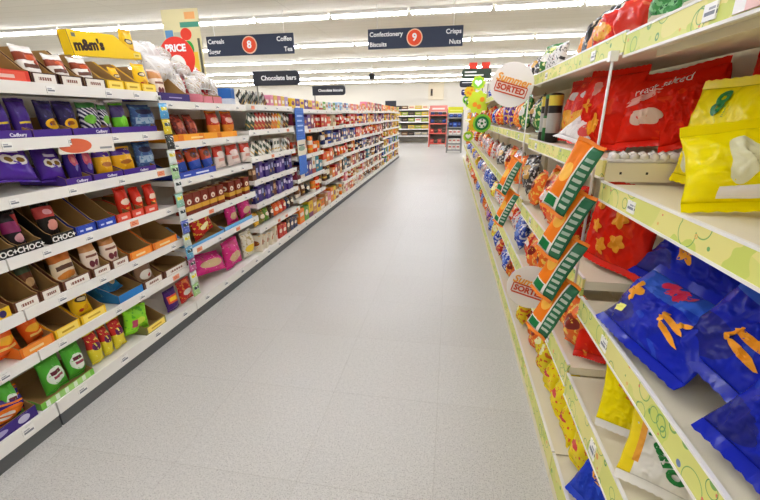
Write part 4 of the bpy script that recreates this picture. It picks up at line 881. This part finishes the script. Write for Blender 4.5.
# ------------------------------------------------------------------ signs
def signs():
    navy = mat('sign_navy', '333a4c', .5); ink = mat('sign_white', 'f2f2f0', .5); red = mat('sign_red', 'e8532f', .5); rim = mat('sign_rim', 'f3c9a8', .5)
    def aisle(X, Y, z, w, h, num, left, right, look):
        r = link('aisle_sign', None); r.location = (X, Y, z)
        box('board', (-w/2, 0, 0), (w/2, .03, h), navy, r)
        o = disc('number_disc', h * .44, .006, rim, r); o.location = (0, -.007, h / 2)
        q = disc('number_face', h * .38, .004, red, o); q.location = (0, -.005, 0)
        text('numeral', num, h * .52, ink, q, (0, -.003, 0), bold=.006)
        for k, s in enumerate(left): text('lettering', s, h * .32, ink, r, (-w/2 + .03, -.003, h * (.72 - .5 * k)), bold=.002, align='LEFT')
        for k, s in enumerate(right): text('lettering', s, h * .32, ink, r, (w/2 - .03, -.003, h * (.72 - .5 * k)), bold=.002, align='RIGHT')
        for s in (-1, 1):
            bm = bmesh.new(); bm_tube(bm, (s * w * .4, .015, h), (s * w * .4, .015, CEIL - z), .006, 6); link('hanging_rod', bm_mesh(bm, 'rod'), RAILW, r)
        tag(r, look, '', 'sign')
    aisle(-4.0, 8, 2.74, 1.84, .36, '8', ('Cereals', 'Sugar'), ('Coffee', 'Tea'), 'dark hanging aisle sign with orange eight over the next aisle')
    aisle(-.73, 8, 2.755, 1.75, .335, '9', ('Confectionery', 'Biscuits'), ('Crisps', 'Nuts'), 'dark hanging aisle sign with orange nine over this aisle')
    def flag(X0, w, Y, z, h, s, look, m=None, round_left=False, stem_z=1.7, bars=0, size=.45):
        r = link('category_sign', None); r.location = (X0, Y, z)
        pts = [(0, 0), (w - .04, 0)] + [(w - .04 + .04 * math.sin(a), .04 - .04 * math.cos(a)) for a in (.5, 1.1, 1.57)] + [(w - .04 + .04 * math.cos(a), h - .04 + .04 * math.sin(a)) for a in (0, .5, 1.1)] + [(w - .04, h), (0, h)]
        if round_left: pts = [(w - a, b) for a, b in pts][::-1]
        bm = bmesh.new(); bm_prism(bm, pts, lambda a, b, t: (a, t, b), 0, .02); bmesh.ops.recalc_face_normals(bm, faces=bm.faces[:])
        link('board', bm_mesh(bm, 'board'), m or mat('sign_charcoal', '34363c', .5), r)
        if s: text('lettering', s, h * size, ink, r, (w * .56, -.003, h * .5), bold=.0012)
        for k in range(bars): box('pale_line', (w * .1, -.002, h * (.6 - .34 * k)), (w * (.5 + .25 * k), 0, h * (.74 - .34 * k)), ink, r)
        xs = w - .03 if round_left else .03
        bm = bmesh.new(); bm_tube(bm, (xs, .01, stem_z - z), (xs, .01, 0), .008, 6); link('post', bm_mesh(bm, 'post'), DARK, r)
        tag(r, look, '', 'sign')
    flag(-2.0, .49, 4.0, 1.86, .135, 'Chocolate bars', 'charcoal flag sign reading chocolate bars above the shelving')
    flag(-2.0, .49, 5.8, 1.85, .13, 'Chocolate biscuits', 'charcoal flag sign reading chocolate biscuits above the shelving', size=.38)
    flag(.13, .42, 6.4, 2.075, .13, '', 'dark green sign with two pale lines below red tags', mat('sign_green', '3c463a', .5), True, 1.8, 2)
    flag(.12, .42, 7.4, 2.02, .11, '', 'dark grey sign with one pale line over the crisps', None, True, 1.8, 1)
    flag(.2, .3, 9.4, 1.98, .12, '', 'small navy sign farthest down the crisps shelves', mat('sign_blue', '2c2c66', .5), True, 1.8, 1)
    for q, X in enumerate((.23, .41)):
        r = box('red_tag', (X, 6.402, 2.205), (X + .115, 6.418, 2.29), mat('tag_red', 'd8402e', .5)); box('tag_slot', (.03, -.001 , .02), (.08, 0, .05), mat('tag_dark', 'a02a20', .5), r) if False else None
        tag(r, 'small red card standing on the green sign,' + (' end with the rounded edge' if q == 0 else ' end by the shelf'), '', 'card')
        r['label'] = r.get('label', '')
    # round summer signs on the crisps shelves
    wht = mat('round_sign_card', 'ece6de', .45); org = mat('summer_orange', 'eba23c', .5); brick = mat('summer_brick', 'c8502e', .5)
    def summer(P, r, yaw, tilt, look):
        e = link('round_sign', None); e.matrix_world = Matrix.Translation(P) @ Matrix.Rotation(yaw, 4, 'Z') @ Matrix.Rotation(tilt, 4, 'Y')
        disc('card', r, .003, wht, e)
        text('lettering', 'Summer', r * .48, org, e, (0, -.002, r * .2), bold=r * .012, shear=.25, rot=-.08)
        text('lettering', 'SORTED', r * .36, brick, e, (0, -.002, -r * .2), bold=r * .016, rot=-.08)
        for zz in (-.42, .02):
            b_ = box('frame_line', (-r * .74, -.002, -.004), (r * .74, -.0005, .004), brick, e); b_.location = (0, 0, r * zz); b_.rotation_euler = (0, .08, 0)
        for xx in (-.74, .74):
            b_ = box('frame_line', (-.003, -.002, -r * .2), (.003, -.0005, r * .2), brick, e); b_.location = (r * xx, 0, -r * .2 - r * xx * .08); b_.rotation_euler = (0, .08, 0)
        box('arm', (r * .8, .003, .02), (r * 1.3, .005, .05), RAILW, e)
        tag(e, look, '', 'sign')
    summer((.375, 2.79, 1.735), .135, 0, .2, 'round white summer sign jutting from the top crisps shelf')
    summer((.435, 1.88, .73), .115, -.15, .16, 'round white summer sign low between the orange packets')
    # wobbling cards farther along
    gy = mat('wobbler_lime', 'c8dc3a', .5); yl = mat('wobbler_yellow', 'f0c428', .5); dg = mat('wobbler_green', '1f7a3c', .5); wh_ = mat('wobbler_white', 'f0f2ea', .5); lg = mat('wobbler_leaf', '8ad03a', .5)
    def wob(P, r, outer, inner, look, art=None, star=False):
        e = link('shelf_wobbler', None); e.location = P
        n = 48
        bm = bmesh.new(); bm_prism(bm, [(r * (1 + (.1 * math.cos(9 * 2*PI*i/n) if star else 0)) * math.cos(2*PI*i/n), r * (1 + (.1 * math.cos(9 * 2*PI*i/n) if star else 0)) * math.sin(2*PI*i/n)) for i in range(n)], lambda a, b, t: (a, t, b), 0, .003)
        bmesh.ops.recalc_face_normals(bm, faces=bm.faces[:]); link('card', bm_mesh(bm, 'card'), outer, e)
        if inner: o = disc('printed_disc', r * .76, .001, inner, e); o.location = (0, -.0015, 0)
        if art == 'ball':
            o = disc('football', r * .5, .001, wh_, e); o.location = (0, -.003, 0)
            q = disc('football_patch', r * .17, .001, dg, o, 5); q.location = (0, -.0015, 0)
            for k in range(5):
                q = disc('football_patch', r * .11, .001, dg, o, 5); q.location = (r * .38 * math.cos(k * 1.256 + .3), -.0015, r * .38 * math.sin(k * 1.256 + .3))
        if art == 'heart':
            bm = bmesh.new(); bm_prism(bm, [(r * .035 * 16 * math.sin(t) ** 3, r * .035 * (13 * math.cos(t) - 5 * math.cos(2*t) - 2 * math.cos(3*t) - math.cos(4*t))) for t in [2*PI*i/32 for i in range(32)]], lambda a, b, t: (a, t, b), -.004, -.002)
            bmesh.ops.recalc_face_normals(bm, faces=bm.faces[:]); link('heart', bm_mesh(bm, 'heart'), wh_, e)
        if art == 'spots':
            for dx, dz in ((-.3, -.2), (.35, .25), (.1, -.4)):
                o = disc('orange_spot', r * .22, .001, mat('wobbler_orange', 'f0952a', .5), e); o.location = (dx * r, -.003, dz * r)
        box('arm', (r * .9, .003, -.012), (max(r * 1.05, XR - P[0]), .005, .012), RAILW, e)
        tag(e, look, '', 'sign')
    wob((.40, 5.45, 1.456), .115, lg, dg, 'green round wobbler card with white football', 'ball')
    wob((.35, 5.95, 1.98), .09, gy, lg, 'lime starburst wobbler with white heart', 'heart', True)
    wob((.40, 6.5, 1.745), .16, gy, None, 'large yellow-green starburst wobbler with orange spots', 'spots', True)
    wob((.30, 7.4, 1.95), .09, yl, None, 'yellow starburst wobbler behind the heart card', 'spots', True)
    wob((.34, 7.9, 1.78), .09, lg, dg, 'small dark green wobbler with pale centre', 'heart'); wob((.30, 8.6, 1.86), .085, lg, dg, 'farther small green wobbler with pale centre', 'heart')
    wob((.42, 7.1, 1.42), .12, yl, None, 'yellow wobbler with orange spots below the green ones', 'spots', True); wob((.36, 8.3, 1.16), .1, gy, lg, 'lime wobbler near the floor at the far shelves', 'heart')
    # tall blue banner on the chocolate side
    e = link('shelf_banner', None); e.matrix_world = Matrix.Translation((XL + .025, 4.93, 0)) @ Matrix.Rotation(PI/2, 4, 'Z')
    bl = mat('banner_blue', '3468c0', .45, [('s', PI/2, 14, .12, '5a8ad8')])
    box('upper_card', (0, 0, 1.27), (.3, .004, 1.67), bl, e); box('lower_card', (.02, 0, .82), (.3, .004, 1.07), bl, e)
    box('middle_card', (.0, 0, 1.07), (.3, .004, 1.27), mat('banner_cream', 'e0d8c4', .5, [('e', .5, .45, .4, .16, '8aa08a'), ('r', .15, .85, .62, .7, '4a5a6a')]), e)
    for k in range(4): box('pale_line', (.05, -.002, 1.56 - .06 * k), (.25 - .03 * (k % 2), 0, 1.58 - .06 * k), mat('banner_ink', 'a8c4f0', .5), e)
    tag(e, 'tall blue banner with cream middle on the shelf fronts', '', 'banner')
    # price poster and round red card above the second chocolate bay
    e = link('poster', None); e.location = (-2.67, 3.92, 0)
    z0 = 1.68
    bm = bmesh.new(); bm_box(bm, (-.19, 0, z0 + .1), (.205, .008, z0 + .88)); link('sheet', bm_mesh(bm, 'sheet'), mat('poster_paper', 'd9cf9e', .5), e)
    def pc(name, a, b, c, d, col): box(name, (a, -.003, z0 + b), (c, 0, z0 + d), mat('poster_' + col, col, .5), e)
    pc('heading_patch', .06, .79, .17, .85, 'e8a868'); pc('green_band', 0, .72, .2, .765, '4f9a80'); pc('blue_panel', -.175, .46, -.09, .7, '5f8fb8'); pc('grey_panel', -.08, .5, -.01, .68, 'b8b49a')
    pc('side_lettering', .165, .2, .19, .62, '5a5a4a'); pc('yellow_strip', .1, .1, .15, .5, 'e8c040')
    o = disc('red_balloon', .06, .003, mat('poster_red', 'e0402a', .5), e); o.location = (.05, -.004, z0 + .66); o.scale = (1, 1, .9)
    o = disc('green_balloon', .055, .003, mat('poster_green', '2f9a3c', .5), e); o.location = (.06, -.005, z0 + .53); o.scale = (1, 1, 1.3)
    box('stand', (-.012, .008, 0), (.012, .02, z0 + .5), DARK, e)
    tag(e, 'pale yellow poster with red and green balloons above the heap of multipacks', '', 'poster')
    e = link('price_roundel', None); e.location = (-2.33, 3.31, 2.04)
    disc('card', .165, .004, mat('roundel_red', 'dc3a2c', .45), e)
    text('lettering', 'PRICE', .075, ink, e, (0, -.003, .075), bold=.003)
    o = disc('white_centre', .075, .002, wh_, e); o.location = (0, -.002, -.05)
    bm = bmesh.new(); bm_tube(bm, (0, .01, -.37), (0, .01, -.1), .006, 6); link('post', bm_mesh(bm, 'post'), DARK, e)
    tag(e, 'round red card reading price, standing in the heap of multipacks', '', 'sign')

# ------------------------------------------------------------------ far end of the store
def far_end():
    def rack(name, look, X0, X1, Y, zs, body, rows, depth=.5, header=None, lab='', hdr_h=.12, gap_kind='carton', legs=False):
        r = link(name, None); r.location = ((X0 + X1) / 2, Y, 0); w = (X1 - X0) / 2
        for s in (-1, 1): box('side_frame', (s * w - .03, 0, 0), (s * w + .03, depth, zs[0] + .12 if not header else zs[0] + .3), body, r)
        box('back_panel', (-w, depth - .03, .1), (w, depth, zs[0] + .1), DARK, r)
        for z in zs:
            s_ = box('shelf', (-w + .03, .005, z - .04), (w - .03, depth - .03, z), body, r); box('price_rail', (-w + .03, -.004, z - .055), (w - .03, .004, z), body if header else RAILW, s_)
        if header: box('header', (-w, -.01, zs[0] + .3 - hdr_h / 2), (w, .03, zs[0] + .3 + hdr_h / 2), header, r)
        if legs:
            for s in (-.7, -.3): box('leg', (s * w - .02, .02, 0), (s * w + .02, .06, zs[-1]), mat('leg_dark', '4a4a4a', .5), r)
        tag(r, look, '', 'shelving')
        for i, row in enumerate(rows):
            cs = row.split(); st = (2 * w - .1) / len(cs)
            for q, c in enumerate(cs):
                hx = {'dark': '3a342e', 'gold': 'c8a83a', 'grey': '9a968a', 'olive': '8a9a3a', 'brown': '6a4a34', 'white': 'e0dcd4', 'blue': '2c4a9a', 'navy': '26305a', 'red': 'b83a34', 'cream': 'd8cca8', 'yellow': 'e8d030', 'pale': 'ece6dc'}[c]
                m = mat('far_' + c, hx, .5, [('r', .15, .85, .4, .75, {'navy': '4a5a9a', 'blue': '6a86c8', 'dark': '6a5a4a', 'red': 'd87a6a'}.get(c, 'b8a888') if c not in ('pale', 'white', 'cream') else 'c8786a')])
                o = carton('grocery_box', f'{c} box', f'{["top", "second", "third", "fourth", "fifth", "lowest"][i]} shelf, {lab}', m, 'R', 0, 0, 0, st * .92, .13 if header and i == 0 else .2, .28)
                o.matrix_world = Matrix.Translation((X0 + .05 + st * (q + .5), Y + .03, zs[i] + .001))
                THINGS[-1] = (o, THINGS[-1][1], THINGS[-1][2])
    rack('wall_shelving', 'white shelving against the far wall with dark boxes', -4.6, -1.28, 24.4, (1.95, 1.6, 1.25, .85, .45), WHITE, ['dark brown white dark brown cream gold cream', 'dark grey dark gold olive dark olive gold', 'grey dark white grey dark olive white olive', 'gold dark gold olive dark gold olive gold', 'grey grey dark grey brown dark grey grey'], lab='far wall', legs=True)
    red = mat('red_frame', 'd8695a', .5)
    rack('promotion_shelving', 'red framed shelving unit at the aisle end', -1.1, -.2, 21.4, (1.62, 1.2, .72, .2), red, ['navy dark navy dark', 'navy dark dark navy', 'red dark red dark', 'red dark red dark'], header=mat('red_header', 'd88478', .5, [('r', .15, .85, .35, .6, 'f0d8d0')]), lab='red unit', hdr_h=.3)
    rack('promotion_shelving', 'shelving unit with yellow header beside the red unit', -.13, .5, 17.9, (1.5, 1.1, .78, .42, .15), mat('grey_frame', '8a8a86', .5), ['blue navy blue', 'navy blue navy', 'pale white pale', 'white pale pale', 'pale white pale'], header=mat('yellow_header', 'd8d82e', .5, [('r', .1, .9, .3, .5, 'e8e87a')]), lab='yellow unit', hdr_h=.24)
    e = link('category_sign', None); e.location = (-2.2, 15.6, 1.9); box('board', (-.3, 0, 0), (.12, .03, .22), mat('sign_charcoal', '34363c', .5), e); box('post', (-.1, .008, -.3), (-.08, .022, 0), DARK, e)
    tag(e, 'small dark sign at the far end of the biscuit shelves', '', 'sign')
# ------------------------------------------------------------------ camera and picture
def camera():
    cd = bpy.data.cameras.new('camera'); cd.sensor_width = 36; cd.lens = FPX * 36 / 760; cd.clip_start = .02
    c = bpy.data.objects.new('camera', cd); COL.objects.link(c)
    up = -CD; back = -CF
    c.matrix_world = Matrix(((CR.x, up.x, back.x, 0), (CR.y, up.y, back.y, 0), (CR.z, up.z, back.z, H), (0, 0, 0, 1)))
    sc.camera = c
    w = bpy.data.worlds.new('world'); sc.world = w; w.use_nodes = True
    w.node_tree.nodes['Background'].inputs[0].default_value = (1, .97, .9, 1); w.node_tree.nodes['Background'].inputs[1].default_value = .3
    sc.view_settings.view_transform = 'Standard'; sc.view_settings.look = 'None'; sc.view_settings.gamma = 1
    sc.view_settings.use_curve_mapping = False; sc.view_settings.exposure = EXPO
    sc.cycles.max_bounces = 8; sc.cycles.diffuse_bounces = 5
EXPO = 0.3
room(); runs(); chocolate(); rank_strip(); far_left(); 
crisps(); signs(); far_end()
finish_labels()
camera()
